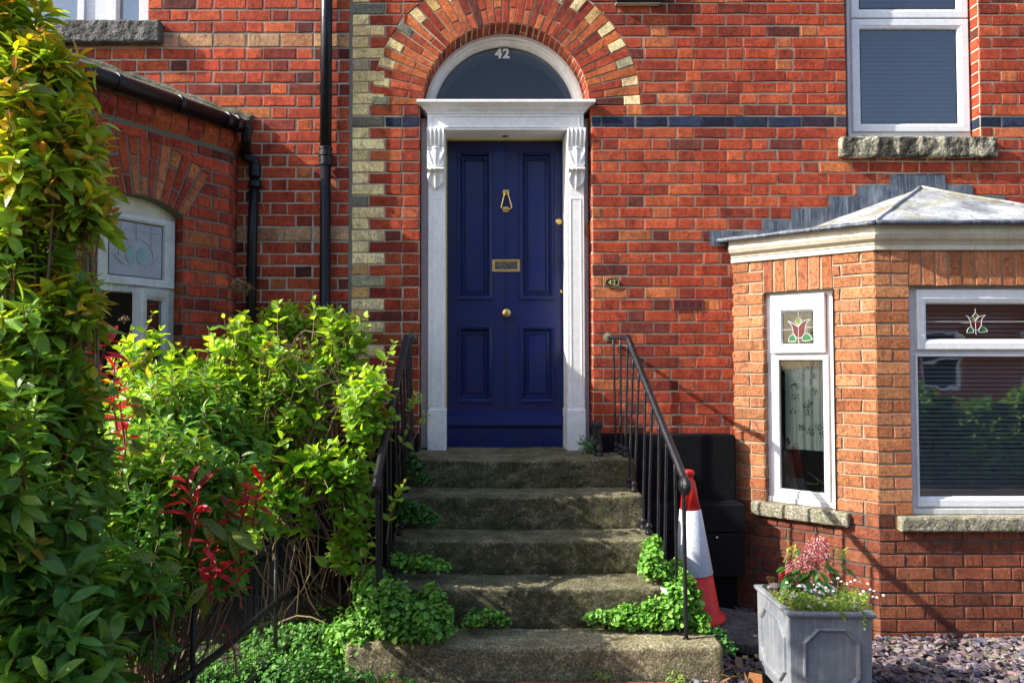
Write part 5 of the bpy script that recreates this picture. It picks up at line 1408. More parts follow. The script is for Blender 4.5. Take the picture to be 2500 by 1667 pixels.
# ================================================================== planter
YPf = 3.36; p0 = W('3', 893, 890, YPf); p1 = W('3', 1680, 880, YPf); wP = p1.x-p0.x; zt = p0.z; dP = .42; gP = .0; hP = zt-gP
plt = thing('planter', 'square lead-grey planter with raised octagon panels, standing on the slate by the bay', 'planter', (p0.x+wP/2, YPf+dP/2, gP))
yaw = math.radians(-2.0)
ax = Vector((math.cos(yaw), math.sin(yaw), 0)); ay = Vector((-math.sin(yaw), math.cos(yaw), 0)); O = Vector((p0.x, p0.y, 0))
c00, c10, c11, c01 = O, O+ax*wP, O+ax*wP+ay*dP, O+ay*dP
faces = [(c00, c10), (c10, c11), (c11, c01), (c01, c00)]
mb = MB(); mo = MB()
for a, b in faces:
    f = Fr(a, b-a); Lw = (b-a).length; t = .012
    o_ = [(t, gP), (Lw-t, gP), (Lw-t*.0-.006, zt-.03), (.006, zt-.03)]
    mb.add([f(.009, gP, -.008), f(Lw-.009, gP, -.008), f(Lw-.004, zt-.02, 0-.004), f(.004, zt-.02, -.004)], [(0, 1, 2, 3)])
    m = .058; k = .062; u0, u1, v0, v1 = m, Lw-m, gP+.050, zt-.068
    oc_ = [(u0+k, v0), (u1-k, v0), (u1, v0+k), (u1, v1-k), (u1-k, v1), (u0+k, v1), (u0, v1-k), (u0, v0+k)]
    polyring(mo, f, oc_, [(-.002, -.008), (.001, .004), (.005, .008), (.010, .006), (.014, .002), (.018, -.006)], False)
bx = mb.build('box', 'grey_planter', plt)
mo.build('panel_moulding', 'grey_planter', plt)
mb = MB(); loop = [c00, c10, c11, c01]
prof = [(-.004, zt-.022), (.006, zt-.020), (.010, zt-.012), (.010, zt-.004), (.006, zt), (-.016, zt+.001), (-.020, zt-.004), (-.020, zt-.05)]
cen = (c00+c11)/2
def lp_(o, z): return [Vector((p.x, p.y, z))+(ax*(o if (p-cen).dot(ax) > 0 else -o))+(ay*(o if (p-cen).dot(ay) > 0 else -o)) for p in loop]
rings = [lp_(o, z) for o, z in prof]; vs = [p for r in rings for p in r]
mb.add(vs, [(k*4+i, k*4+(i+1) % 4, (k+1)*4+(i+1) % 4, (k+1)*4+i) for k in range(len(rings)-1) for i in range(4)]); mb.build('rim', 'grey_planter', plt)
mb = MB(); r = lp_(-.018, zt-.03); mb.quad(*r); mb.build('soil', 'soil', plt)

# ================================================================== leaves
R_ = np.random.default_rng(7)
def leaf_template(width=.5, fold=.25, droop=.25, tipp=.9, belly=.42, nst=5, cup=0):
    """along x 0..1, across y, up z; returns verts, faces, uv"""
    V = [(0, 0, 0)]; UV = [(0, 0)]
    for i in range(1, nst):
        t = i/nst
        w = width*.5*(math.sin(math.pi*t**(math.log(.5)/math.log(belly)))**tipp)
        z = -droop*t*t
        for s in (-1, 0, 1): V.append((t, s*w, z+abs(s)*w*fold*2)); UV.append((t, s))
    V.append((1, 0, -droop)); UV.append((1, 0)); F = []
    F += [(0, 2, 1), (0, 3, 2)]
    for i in range(nst-2):
        a = 1+3*i; F += [(a, a+1, a+4, a+3), (a+1, a+2, a+5, a+4)]
    a = 1+3*(nst-2); e = len(V)-1; F += [(a, a+1, e), (a+1, a+2, e)]
    return np.array(V, float), F, np.array(UV, float)
def round_template(n=7, stem=.0):
    V = [(0, 0, -.12)]; UV = [(0, 0)]
    for i in range(n):
        a = 2*math.pi*i/n; r = .5*(1 if i else .75); V.append((r*math.cos(a), r*math.sin(a), .06*math.cos(3*a))); UV.append((.5, 1))
    return np.array(V, float), [(0, 1+i, 1+(i+1) % n) for i in range(n)], np.array(UV, float)
class Leaves:
    def __init__(s): s.items = []
    def add(s, tmpl, pos, dirv, up, size, col): s.items.append((tmpl, pos, dirv, up, size, col))
    def build(s, name, mat, parent=None, templates=None):
        VV = []; CC = []; UU = []; loops = []; starts = []; tots = []; base = 0; ls = 0
        by = {}
        for it in s.items: by.setdefault(it[0], []).append(it)
        for k, L in by.items():
            V, F, UV = templates[k]; n = len(L)
            P = np.array([l[1] for l in L]); D = np.array([l[2] for l in L], float); U = np.array([l[3] for l in L], float); Sz = np.array([l[4] for l in L]); C = np.array([l[5] for l in L])
            D /= np.linalg.norm(D, axis=1, keepdims=True)+1e-9; Yv = np.cross(U, D); Yv /= np.linalg.norm(Yv, axis=1, keepdims=True)+1e-9; Z = np.cross(D, Yv)
            sc = 1+R_.normal(0, .12, (n, 1, 3)); loc = V[None]*sc
            pts = P[:, None]+Sz[:, None, None]*(loc[:, :, 0:1]*D[:, None]+loc[:, :, 1:2]*Yv[:, None]+loc[:, :, 2:3]*Z[:, None])
            nv = len(V); VV.append(pts.reshape(-1, 3)); CC.append(np.repeat(C, nv, 0)); UU.append(np.tile(UV, (n, 1)))
            fl = np.concatenate([np.array(f) for f in F]); ft = np.array([len(f) for f in F])
            lo = (fl[None]+(base+np.arange(n)*nv)[:, None]).ravel(); loops.append(lo); tt = np.tile(ft, n); tots.append(tt); base += n*nv
        V = np.concatenate(VV); lo = np.concatenate(loops); tt = np.concatenate(tots); st = np.concatenate([[0], np.cumsum(tt)[:-1]])
        me = bpy.data.meshes.new(name); me.vertices.add(len(V)); me.vertices.foreach_set('co', V.astype(np.float32).ravel())
        me.loops.add(len(lo)); me.loops.foreach_set('vertex_index', lo.astype(np.int32)); me.polygons.add(len(tt)); me.polygons.foreach_set('loop_start', st.astype(np.int32)); me.polygons.foreach_set('loop_total', tt.astype(np.int32))
        me.polygons.foreach_set('use_smooth', [True]*len(tt)); me.update()
        C = np.concatenate(CC); at = me.color_attributes.new('Col', 'FLOAT_COLOR', 'POINT'); at.data.foreach_set('color', np.concatenate([C, np.ones((len(C), 1))], 1).astype(np.float32).ravel())
        U = np.concatenate(UU); at = me.attributes.new('luv', 'FLOAT_VECTOR', 'POINT'); at.data.foreach_set('vector', np.concatenate([U, np.zeros((len(U), 1))], 1).astype(np.float32).ravel())
        me.materials.append(MATS[mat]); o = bpy.data.objects.new(name, me); COL.objects.link(o)
        if parent: set_parent(o, parent)
        return o
TM = {'hyd': leaf_template(.72, .16, .12, .8, .42, 6), 'hyd2': leaf_template(.66, .28, -.08, .85, .42, 6), 'lan': leaf_template(.30, .22, .22, .9, .48, 5), 'lan2': leaf_template(.36, .12, .40, .9, .50, 5), 'lan3': leaf_template(.40, .18, .15, .85, .52, 5), 'rnd': round_template(7), 'rnd2': round_template(6), 'tiny': leaf_template(.5, .1, .1, .9, .5, 3)}
def rv3(): 
    v = R_.normal(size=3); return v/np.linalg.norm(v)
def nrm(v): return v/(np.linalg.norm(v)+1e-9)
def perp(a): 
    v = np.cross(a, rv3()); return nrm(v)
class Ell:
    def __init__(s, c, r): s.c = np.array(c, float); s.r = np.array(r, float)
def E_(k, x, y, Y, r): p = W(k, x, y, Y); return Ell((p.x, p.y, p.z), r)
def sample_ells(ells, n, shell=.45):
    vol = np.array([e.r.prod()**(2/3) for e in ells]); vol /= vol.sum(); out = []
    while len(out) < n:
        e = ells[R_.choice(len(ells), p=vol)]; d = rv3(); q = (1-shell*R_.random()**1.3)
        p = e.c+d*e.r*q
        if any(((p-f.c)/f.r) @ ((p-f.c)/f.r) < .45 for f in ells if f is not e): 
            if R_.random() < .75: continue
        out.append((p, nrm(d/e.r), q))
    return out
def shoot(L, tw, p, axis, kind, n, size, colf, length, twr=.0016, tm=('hyd', 'hyd2'), opp=True, spread=.9, twcol=(1, 1, 1), bend=.3, sizetip=.5):
    """leafy shoot ending at p; leaves in pairs or alternate"""
    ax = nrm(axis); side = perp(ax); pts = []
    for i in range(6): 
        t = i/5; pts.append(p-ax*length*(1-t)+np.array([0, 0, -1])*bend*length*(1-t)**2*.5+side*0.04*length*math.sin(t*3))
    if tw is not None: tube(tw, [Vector(q) for q in pts], [twr*(1.7-.9*i/5) for i in range(6)], 4, False, twcol)
    a0 = R_.random()*6.28; e2 = np.cross(ax, side)
    for i in range(n):
        t = .25+.75*(i+1)/n if n > 1 else 1
        k = t*5; j = min(4, int(k)); q = pts[j]+(pts[j+1]-pts[j])*(k-j)
        ang = a0+(i*(math.pi/2) if opp else i*2.4)
        for s in ((0, math.pi) if opp else (0,)):
            a = ang+s+R_.normal(0, .2); rad = side*math.cos(a)+e2*math.sin(a)
            sp = spread*(1.15-.75*t)+.1; d = nrm(ax*(1-sp*.7)+rad*(sp+.25)+R_.normal(0, .18, 3)+np.array([0, 0, -.02]))
            up = nrm(ax*.7+np.array([0, 0, .55])+SUNV*.35-d*.2+R_.normal(0, .34, 3)); sz = size*(1-(1-sizetip)*max(0, (t-.55)/.45))*R_.uniform(.75, 1.2)
            L.add(tm[R_.integers(len(tm))], q+d*size*.06, d, up, sz, colf(t))
UPV = np.array([0, 0, 1.0]); SUNV = -np.array([sdir.x, sdir.y, sdir.z])
def cmix(a, b, t): return tuple(x+(y-x)*t for x, y in zip(a, b))
def jl(c, a=.15):
    if R_.random() < .035: c = cmix(c, [(.35, .22, .05), (.45, .40, .05), (.16, .07, .03)][R_.integers(3)], .8)
    return jc(c, a)
def jc(c, a=.15):
    k = 1+R_.normal(0, a); h = R_.normal(0, a*.4); return (max(.003, c[0]*k*(1+h)), max(.003, c[1]*k), max(.002, c[2]*k*(1-h)))

# ---- hydrangea
def ncurve(a, b, n=7, sag=.1, wob=.04):
    a = np.array(a, float); b = np.array(b, float); s = rv3()*wob*np.linalg.norm(b-a); out = []
    for i in range(n+1):
        t = i/n; out.append(Vector(a+(b-a)*t+s*math.sin(t*math.pi)+s[::-1]*.5*math.sin(t*2*math.pi)+np.array([0, 0, sag*np.linalg.norm(b-a)*math.sin(t*math.pi)])))
    return out
hyd = thing('hydrangea_bush', 'large bright green hydrangea bush left of the steps, with bare twigs showing in its middle', 'bush', (-.8, 4.4, 0))
HE = [E_('D', 560, 870, 4.10, (.30, .26, .28)), E_('D', 780, 810, 4.25, (.21, .22, .24)), E_('D', 840, 930, 4.0, (.15, .22, .26)), E_('D', 700, 735, 4.7, (.34, .18, .13)), E_('D', 430, 920, 3.9, (.28, .25, .26)), E_('D', 810, 1110, 3.95, (.15, .2, .24)), E_('D', 350, 830, 3.95, (.22, .2, .17)), E_('D', 650, 880, 4.05, (.22, .22, .22)), E_('D', 800, 1240, 4.0, (.12, .16, .12)), E_('D', 620, 1010, 4.1, (.24, .16, .16)), E_('D', 560, 770, 4.2, (.20, .2, .12)), E_('D', 700, 960, 3.95, (.17, .14, .12)), E_('D', 430, 1030, 3.75, (.24, .14, .14)), E_('D', 330, 1000, 3.7, (.2, .15, .16)), E_('D', 740, 1060, 3.9, (.12, .12, .10)), E_('D', 600, 1090, 3.85, (.14, .12, .10)), E_('D', 640, 1190, 3.75, (.07, .08, .06)), E_('D', 790, 1080, 3.85, (.15, .12, .16)), E_('D', 690, 1060, 3.8, (.13, .1, .08)), E_('D', 640, 1120, 3.75, (.16, .10, .12)), E_('D', 590, 1180, 3.6, (.10, .10, .10)), E_('D', 700, 1180, 3.9, (.08, .08, .07))]
LH = Leaves(); tw = MB(); bark = MB()
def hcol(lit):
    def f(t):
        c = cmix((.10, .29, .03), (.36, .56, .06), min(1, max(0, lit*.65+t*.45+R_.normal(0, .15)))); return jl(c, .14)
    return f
roots = [np.array([-.85, 4.55, .0]), np.array([-.65, 4.6, .0]), np.array([-1.05, 4.35, .0]), np.array([-.75, 4.75, 0])]
hs = sample_ells(HE, 1300, .7)
for p, d, q in hs:
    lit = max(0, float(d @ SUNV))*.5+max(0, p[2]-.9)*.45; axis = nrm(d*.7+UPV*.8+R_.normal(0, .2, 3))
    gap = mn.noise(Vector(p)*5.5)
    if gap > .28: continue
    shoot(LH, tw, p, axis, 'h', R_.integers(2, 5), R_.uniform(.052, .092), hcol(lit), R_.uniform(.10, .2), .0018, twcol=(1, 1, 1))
    if R_.random() < .03:
        r = roots[R_.integers(4)]; md = (r+p)/2+R_.normal(0, .10, 3); c1 = ncurve(r+R_.normal(0, .05, 3)*np.array([1, 1, 0]), md, 7, .04, .16); c2 = ncurve(md, p-axis*.10, 7, .05, .2)
        tube(bark, c1+c2[1:], [.0065-.00035*i for i in range(15)], 5, False)
# new growth against the wall and the sprigs on the railing
for x, y, Y, s in ((905, 790, 3.95, .075), (950, 905, 4.35, .06), (985, 935, 4.2, .055), (940, 985, 4.2, .06), (925, 1110, 3.85, .065), (900, 1150, 3.85, .06), (880, 870, 3.95, .06), (870, 1000, 3.9, .07), (350, 720, 3.9, .05), (790, 1200, 3.9, .085), (830, 1190, 3.85, .09), (770, 1260, 3.85, .075), (855, 1235, 3.8, .07), (640, 700, 4.0, .085), (560, 740, 3.95, .08), (720, 690, 4.1, .08), (480, 760, 3.8, .08), (780, 720, 4.1, .085), (300, 760, 3.8, .07), (840, 730, 4.1, .08), (880, 830, 4.0, .08), (690, 1130, 3.8, .09), (600, 1060, 3.75, .085), (650, 1010, 3.75, .09), (720, 1090, 3.75, .085)):
    p = np.array(W('D', x, y, Y)); ax_ = nrm(np.array([.4, -.3, .8])+R_.normal(0, .2, 3)); shoot(LH, tw, p, ax_, 'h', 3, s, hcol(.9), .2, .002)
LH.build('foliage', 'hydrangea_leaf', hyd, TM)
for i in range(70):   # bare tangled twigs in the middle
    a = np.array(W('D', R_.uniform(650, 760), R_.uniform(1010, 1150), R_.uniform(4.0, 4.3))); b = np.array(W('D', R_.uniform(520, 860), R_.uniform(740, 980), R_.uniform(3.75, 4.1)))
    tube(tw, ncurve(a, b, 7, R_.uniform(-.08, .16), .26), [.0022*(1-.08*k) for k in range(8)], 4, False)
for x0, y0, x1, y1 in ((700, 1110, 760, 1210), (740, 1180, 820, 1130), (640, 1130, 740, 1100), (720, 1130, 735, 1215), (745, 1215, 840, 1310), (610, 1010, 680, 930)):
    tube(tw, ncurve(np.array(W('D', x0, y0, 3.95)), np.array(W('D', x1, y1, 3.85)), 8, .08, .12), [.004-.0003*k for k in range(9)], 5, False)
bark.build('branches', 'bark', hyd, smooth=True); tw.build('twigs', 'twig_tan', hyd, smooth=True)
# dried flower heads
for x, y, Y, r in ((548, 655, 4.35, .055), (565, 665, 4.4, .045), (690, 785, 4.2, .04), (285, 735, 3.9, .025)):
    mb = MB(); c = np.array(W('D', x, y, Y))
    for i in range(110):
        d = rv3(); d[2] = abs(d[2])*.8; p = c+d*r*R_.uniform(.6, 1.1); n_ = rv3(); u = perp(n_); v = np.cross(n_, u); s = R_.uniform(.004, .008); mb.quad(Vector(p-u*s), Vector(p-v*s), Vector(p+u*s), Vector(p+v*s), jc((.22, .14, .085), .3))
        if i % 3 == 0: tube(mb, [Vector(c-UPV*r*.9), Vector(p)], .0006, 3, False, (.16, .1, .06))
    mb.build('dried_flower_head', 'petals', hyd)
mb = MB(); c = np.array(W('D', 960, 915, 4.3))
for i in range(60):
    d = rv3(); p = c+d*.035; u = perp(d); v = np.cross(d, u); s = .007; mb.quad(Vector(p-u*s), Vector(p-v*s), Vector(p+u*s), Vector(p+v*s), jc((.40, .45, .10), .2))
mb.build('flower_head', 'petals', hyd)

# ---- glossy shrub in the middle, with red shoots
phot = thing('red_tipped_shrub', 'dark glossy shrub with scarlet and pink-red young shoots, in front of the hydrangea', 'shrub', (-1.2, 3.0, 0))
PE = [E_('D', 400, 960, 3.35, (.34, .28, .26)), E_('D', 330, 1130, 3.0, (.36, .30, .30)), E_('D', 450, 1110, 2.95, (.22, .18, .20)), E_('D', 250, 1350, 2.7, (.34, .26, .26)), E_('D', 350, 1420, 2.8, (.20, .2, .18)), E_('D', 520, 1190, 3.1, (.12, .14, .12)), E_('D', 540, 1000, 3.4, (.16, .14, .14)), E_('D', 330, 1540, 2.6, (.2, .15, .12)), E_('D', 470, 1330, 2.95, (.13, .12, .14)), E_('D', 540, 1270, 3.1, (.09, .1, .08))]
LP = Leaves(); LS = Leaves(); LR = Leaves(); tw = MB(); bark = MB(); rtw = MB()
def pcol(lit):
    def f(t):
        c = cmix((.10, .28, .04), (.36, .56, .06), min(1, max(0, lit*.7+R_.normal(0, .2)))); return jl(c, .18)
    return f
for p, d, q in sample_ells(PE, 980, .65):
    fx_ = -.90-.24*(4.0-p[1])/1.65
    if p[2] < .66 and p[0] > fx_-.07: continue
    lit = max(0, float(d @ SUNV))*.55+max(0, p[2]-.7)*.4; axis = nrm(d*.8+UPV*.7+R_.normal(0, .3, 3))  # sunlight put into the leaf colour: brighter on the sunward side and top
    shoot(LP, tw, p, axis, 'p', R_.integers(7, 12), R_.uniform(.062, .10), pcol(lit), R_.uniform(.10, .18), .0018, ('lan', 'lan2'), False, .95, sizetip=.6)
    if R_.random() < .2: tube(bark, ncurve((-1.25+R_.normal(0, .06), 3.1+R_.normal(0, .1), 0), p-axis*.1, 8, .02, .08), [.007-.0006*i for i in range(9)], 5, False)
reds = [(432, 1112, 2.75, .105), (600, 1105, 2.85, .085), (500, 1290, 2.7, .085), (540, 1285, 2.75, .075), (580, 1135, 2.85, .06), (455, 1180, 2.75, .05), (560, 1150, 2.85, .08), (245, 770, 2.7, .10), (262, 880, 2.7, .085), (275, 920, 2.75, .085), (290, 985, 2.75, .075), (262, 845, 2.8, .07), (130, 1020, 2.3, .08), (395, 1130, 2.8, .06), (455, 1150, 2.75, .07), (330, 1385, 2.7, .07), (520, 1440, 2.9, .05), (475, 1240, 2.7, .07)]
for x, y, Y, s in reds:
    p = np.array(W('D', x, y, Y)); ax_ = nrm(np.array([.15, -.25, .9])+R_.normal(0, .22, 3))
    def rc(t): return jc(cmix((.34, .035, .035), (.55, .012, .022), min(1, t*R_.uniform(.4, 1.3))), .2)
    shoot(LR, rtw, p, ax_, 'r', 9, s, rc, .16, .0028, ('lan', 'lan'), False, .9, sizetip=.85)
for x, y, Y, s in ((420, 1305, 2.65, .10), (490, 1355, 2.7, .10), (360, 1290, 2.6, .085), (530, 1220, 2.75, .09), (470, 1190, 2.75, .09), (310, 930, 2.75, .08), (600, 1190, 2.9, .08), (290, 1000, 2.7, .08), (410, 1210, 2.75, .08)):
    p = np.array(W('D', x, y, Y)); d = nrm(np.array([R_.uniform(-1, 1), -.3, R_.uniform(-.8, .3)])); LS.add('lan2', p, d, nrm(np.array([0, -.8, .6])), s*1.15, jc((.22, .30, .04), .15))
    LS.add('lan2', p+R_.normal(0, .02, 3), nrm(d+rv3()*.8), nrm(np.array([.2, -.8, .6])), s, jc((.16, .24, .03), .15))
LP.build('foliage', 'glossy_leaf', phot, TM); LR.build('red_leaves', 'red_leaf', phot, TM); LS.build('spotted_leaves', 'spotted_leaf', phot, TM)
bark.build('branches', 'bark', phot, smooth=True); tw.build('twigs', 'twig_tan', phot); rtw.build('red_stems', 'twig_red', phot)

# ---- tall foreground hedge
hed = thing('evergreen_hedge', 'tall evergreen hedge with orange and yellow leaf tips, filling the left edge', 'hedge', (-1.5, 2.3, 0))
FE = [E_('D', -5, 60, 2.55, (.17, .22, .20)), E_('D', 55, 220, 2.5, (.20, .23, .22)), E_('D', 95, 380, 2.5, (.22, .24, .22)), E_('D', 60, 590, 2.5, (.20, .24, .24)), E_('D', 40, 790, 2.4, (.20, .24, .24)), E_('D', 40, 1000, 2.3, (.21, .24, .24)), E_('D', 50, 1200, 2.15, (.21, .24, .24)), E_('D', 70, 1400, 2.0, (.20, .22, .22)), E_('D', 110, 1530, 1.95, (.17, .18, .14)), E_('D', -120, 1100, 1.9, (.22, .2, .35)), E_('D', 190, 1080, 2.45, (.10, .18, .14)), E_('D', 175, 300, 2.5, (.11, .12, .09)), E_('D', 200, 470, 2.5, (.10, .12, .09)), E_('D', 130, 150, 2.5, (.10, .12, .09)), E_('D', 170, 690, 2.45, (.10, .12, .10)), E_('D', 160, 880, 2.4, (.12, .12, .10))]
LF = Leaves(); LO = Leaves(); tw = MB(); bark = MB()
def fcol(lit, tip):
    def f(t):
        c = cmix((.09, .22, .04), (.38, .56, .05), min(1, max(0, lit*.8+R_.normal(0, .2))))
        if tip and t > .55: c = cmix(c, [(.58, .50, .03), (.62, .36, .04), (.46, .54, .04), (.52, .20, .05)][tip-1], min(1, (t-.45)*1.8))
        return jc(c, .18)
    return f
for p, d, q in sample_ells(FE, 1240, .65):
    z = p[2]; lit = max(0, float(d @ SUNV))*.35+max(0, min(1, (z-.9)/1.3))*.75; axis = nrm(d*.8+UPV*.75+R_.normal(0, .3, 3))  # painted light: leaf colour brightens towards the sun and with height
    tip = R_.integers(1, 5) if (R_.random() < min(.75, max(.02, (z-1.15)*.65))) else 0  # young tip colours, commoner higher up, with the sunlit yellow glow painted in
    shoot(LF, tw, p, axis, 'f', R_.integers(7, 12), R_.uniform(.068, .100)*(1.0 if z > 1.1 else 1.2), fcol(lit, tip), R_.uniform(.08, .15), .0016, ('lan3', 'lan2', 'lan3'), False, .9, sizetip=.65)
    if R_.random() < .10: tube(bark, ncurve((-1.45+R_.normal(0, .08), 2.4+R_.normal(0, .15), 0), p-axis*.08, 9, .0, .06), [.010-.0008*i for i in range(10)], 5, False)
LF.build('foliage', 'glossy_leaf', hed, TM); bark.build('branches', 'bark', hed, smooth=True); tw.build('twigs', 'twig_red', hed)

# ---- low garden fence with netting
fen = thing('garden_fence', 'low black metal fence hung with fine netting, half buried in the shrubs at lower left', 'fence', (-1.15, 3.6, 0))
fxa, fya, fxb, fyb = -.90, 4.0, -1.14, 2.35
def fpt(t, z): return Vector((fxa+(fxb-fxa)*t, fya+(fyb-fya)*t, z))
for z in (.58, .29, .03): mb = MB(); tube(mb, [fpt(t/10, z+.01*math.sin(t)) for t in range(11)], .016, 8); mb.build('rail', 'black_iron', fen, smooth=True)
for t in (.12, .62):
    mb = MB(); p = fpt(t, 0); tube(mb, [p+Vector((0, 0, -.05)), p+Vector((0, 0, .66))], .011, 8); lathe(mb, p+Vector((0, 0, .66)), [(.015, 0), (.024, .006), (.026, .018), (.016, .032), (0, .036)], 12); mb.build('post', 'black_iron', fen, smooth=True)
mb = MB()
for i in range(105): a = fpt(i/104, 0); s = .006*math.sin(i*1.7); tube(mb, [a+Vector((.018, 0, .0)), a+Vector((.018+s, 0, .3)), a+Vector((.018, 0, .62))], .0007, 3, False)
for z in range(26): tube(mb, [fpt(t/12, .02+z*.024+.004*math.sin(t*2+z))+Vector((.018, 0, 0)) for t in range(13)], .0006, 3, False)
mb.build('netting', 'rubber', fen)

# ---- ground creeper patches (small round leaves)
def creeper(name_label, blobs, n, size, col0, col1, solid=True):
    """blobs: (x, y, z, rx, ry, rz) mounds"""
    L = Leaves(); w = np.array([b[3]*b[4]+b[3]*b[5] for b in blobs]); w /= w.sum()
    for i in range(n):
        b = blobs[R_.choice(len(blobs), p=w)]; d = rv3(); d[2] = abs(d[2]) if R_.random() < .85 else d[2]; d[1] = -abs(d[1]) if R_.random() < .75 else d[1]
        q = R_.uniform(.70, 1.10); k = 1+.30*mn.noise(Vector(d)*2.3+Vector(b[:3])*5)+.14*mn.noise(Vector(d)*7+Vector(b[:3])*5)
        if R_.random() < .05: q *= R_.uniform(1.0, 1.35); d[2] *= .5
        p = np.array(b[:3])+d*np.array(b[3:6])*q*k; 
        if p[2] < b[2]-.03: p[2] = b[2]-.03+R_.random()*.03
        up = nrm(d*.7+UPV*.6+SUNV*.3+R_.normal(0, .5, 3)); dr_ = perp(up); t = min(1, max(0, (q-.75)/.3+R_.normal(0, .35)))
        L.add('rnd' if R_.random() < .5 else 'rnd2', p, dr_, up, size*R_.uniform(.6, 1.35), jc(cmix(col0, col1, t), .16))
    o = L.build('creeping_plant', 'creeper_leaf', None, TM); tag(o, name_label, 'ground cover', kind='stuff'); return o
def mound(k, x, y, Y, rx, ry, rz): p = W(k, x, y, Y); return (p.x, p.y, p.z, rx, ry, rz)
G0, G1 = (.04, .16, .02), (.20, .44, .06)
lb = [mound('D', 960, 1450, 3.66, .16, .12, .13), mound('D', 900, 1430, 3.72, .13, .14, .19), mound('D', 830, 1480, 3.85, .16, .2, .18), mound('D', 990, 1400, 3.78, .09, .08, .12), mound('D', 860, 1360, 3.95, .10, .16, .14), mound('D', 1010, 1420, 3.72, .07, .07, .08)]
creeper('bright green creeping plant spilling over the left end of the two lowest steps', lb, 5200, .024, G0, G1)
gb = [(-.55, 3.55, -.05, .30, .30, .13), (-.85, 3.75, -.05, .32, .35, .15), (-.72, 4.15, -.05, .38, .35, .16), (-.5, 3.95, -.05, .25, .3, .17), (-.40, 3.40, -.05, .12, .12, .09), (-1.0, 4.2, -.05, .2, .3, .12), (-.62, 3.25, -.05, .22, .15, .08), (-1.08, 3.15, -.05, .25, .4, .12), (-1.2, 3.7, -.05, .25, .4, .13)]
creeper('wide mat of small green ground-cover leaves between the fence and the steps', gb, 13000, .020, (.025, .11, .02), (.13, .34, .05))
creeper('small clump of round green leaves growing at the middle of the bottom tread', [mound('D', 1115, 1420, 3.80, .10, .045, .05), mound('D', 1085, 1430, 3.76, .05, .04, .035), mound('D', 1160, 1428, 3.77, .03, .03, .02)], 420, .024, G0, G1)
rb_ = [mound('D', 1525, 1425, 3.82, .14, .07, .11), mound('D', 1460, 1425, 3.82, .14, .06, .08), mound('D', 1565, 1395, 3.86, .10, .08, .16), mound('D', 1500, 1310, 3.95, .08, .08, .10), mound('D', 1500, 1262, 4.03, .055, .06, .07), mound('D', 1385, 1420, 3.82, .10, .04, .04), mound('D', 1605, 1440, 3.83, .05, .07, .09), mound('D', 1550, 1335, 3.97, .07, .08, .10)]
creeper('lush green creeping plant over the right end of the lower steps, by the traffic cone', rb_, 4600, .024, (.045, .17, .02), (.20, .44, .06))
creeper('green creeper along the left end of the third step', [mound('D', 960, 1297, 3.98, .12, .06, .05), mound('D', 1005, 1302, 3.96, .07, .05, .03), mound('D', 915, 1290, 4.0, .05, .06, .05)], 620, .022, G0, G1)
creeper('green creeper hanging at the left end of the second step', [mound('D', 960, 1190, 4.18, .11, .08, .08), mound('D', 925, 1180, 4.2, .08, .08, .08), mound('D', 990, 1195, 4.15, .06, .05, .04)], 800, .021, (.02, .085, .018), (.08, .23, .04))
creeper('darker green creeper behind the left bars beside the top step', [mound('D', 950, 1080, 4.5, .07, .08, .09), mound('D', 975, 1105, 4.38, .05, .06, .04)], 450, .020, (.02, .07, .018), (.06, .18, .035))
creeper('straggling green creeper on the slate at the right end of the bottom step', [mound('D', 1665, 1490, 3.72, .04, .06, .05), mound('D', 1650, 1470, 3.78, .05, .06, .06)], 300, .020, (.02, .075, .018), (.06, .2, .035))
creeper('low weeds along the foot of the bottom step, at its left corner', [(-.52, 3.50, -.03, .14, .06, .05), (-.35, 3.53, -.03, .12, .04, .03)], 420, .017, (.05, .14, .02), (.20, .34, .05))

# ---- small plants
def herb(name, label, cat, p, shoots, mat, col, size, n, tm=('lan', 'lan2'), h=.12, spread=.6, up=1.0, opp=True, grp=None):
    t = thing(name, label, cat, Vector(p), grp); L = Leaves(); tw = MB()
    for i in range(shoots):
        a = 2*math.pi*i/shoots+R_.uniform(-.4, .4); ax_ = nrm(np.array([math.cos(a)*spread, math.sin(a)*spread-.15, up])); hh = h*R_.uniform(.6, 1.1)
        q = np.array(p)+ax_*hh; shoot(L, tw, q, ax_, 'x', n, size, lambda t_: jc(col, .15), hh, .0014, tm, opp, 1.0, sizetip=.7)
    L.build('foliage', mat, t, TM); tw.build('stems', 'twig_tan', t); return t
q = W('6', 330, 1235, 4.93); q.z = ZL
herb('weed', 'leafy green weed growing by the foot of the right pilaster', 'weed', q, 7, 'creeper_leaf', (.07, .20, .07), .05, 4, h=.13, spread=.8)
q = W('A5', 1218, 1545, 3.60); q.z = 0
herb('weed', 'spindly pale green weed at the foot of the bottom step, nearer its middle', 'weed', (q.x, 3.60, .0), 6, 'creeper_leaf', (.20, .32, .05), .028, 4, h=.07, spread=.9)
q = W('A5', 1540, 1530, 3.60)
herb('weed', 'small rosette weed at the foot of the bottom step near its right corner', 'weed', (q.x, 3.59, .0), 6, 'creeper_leaf', (.22, .34, .07), .035, 3, h=.05, spread=1.0)
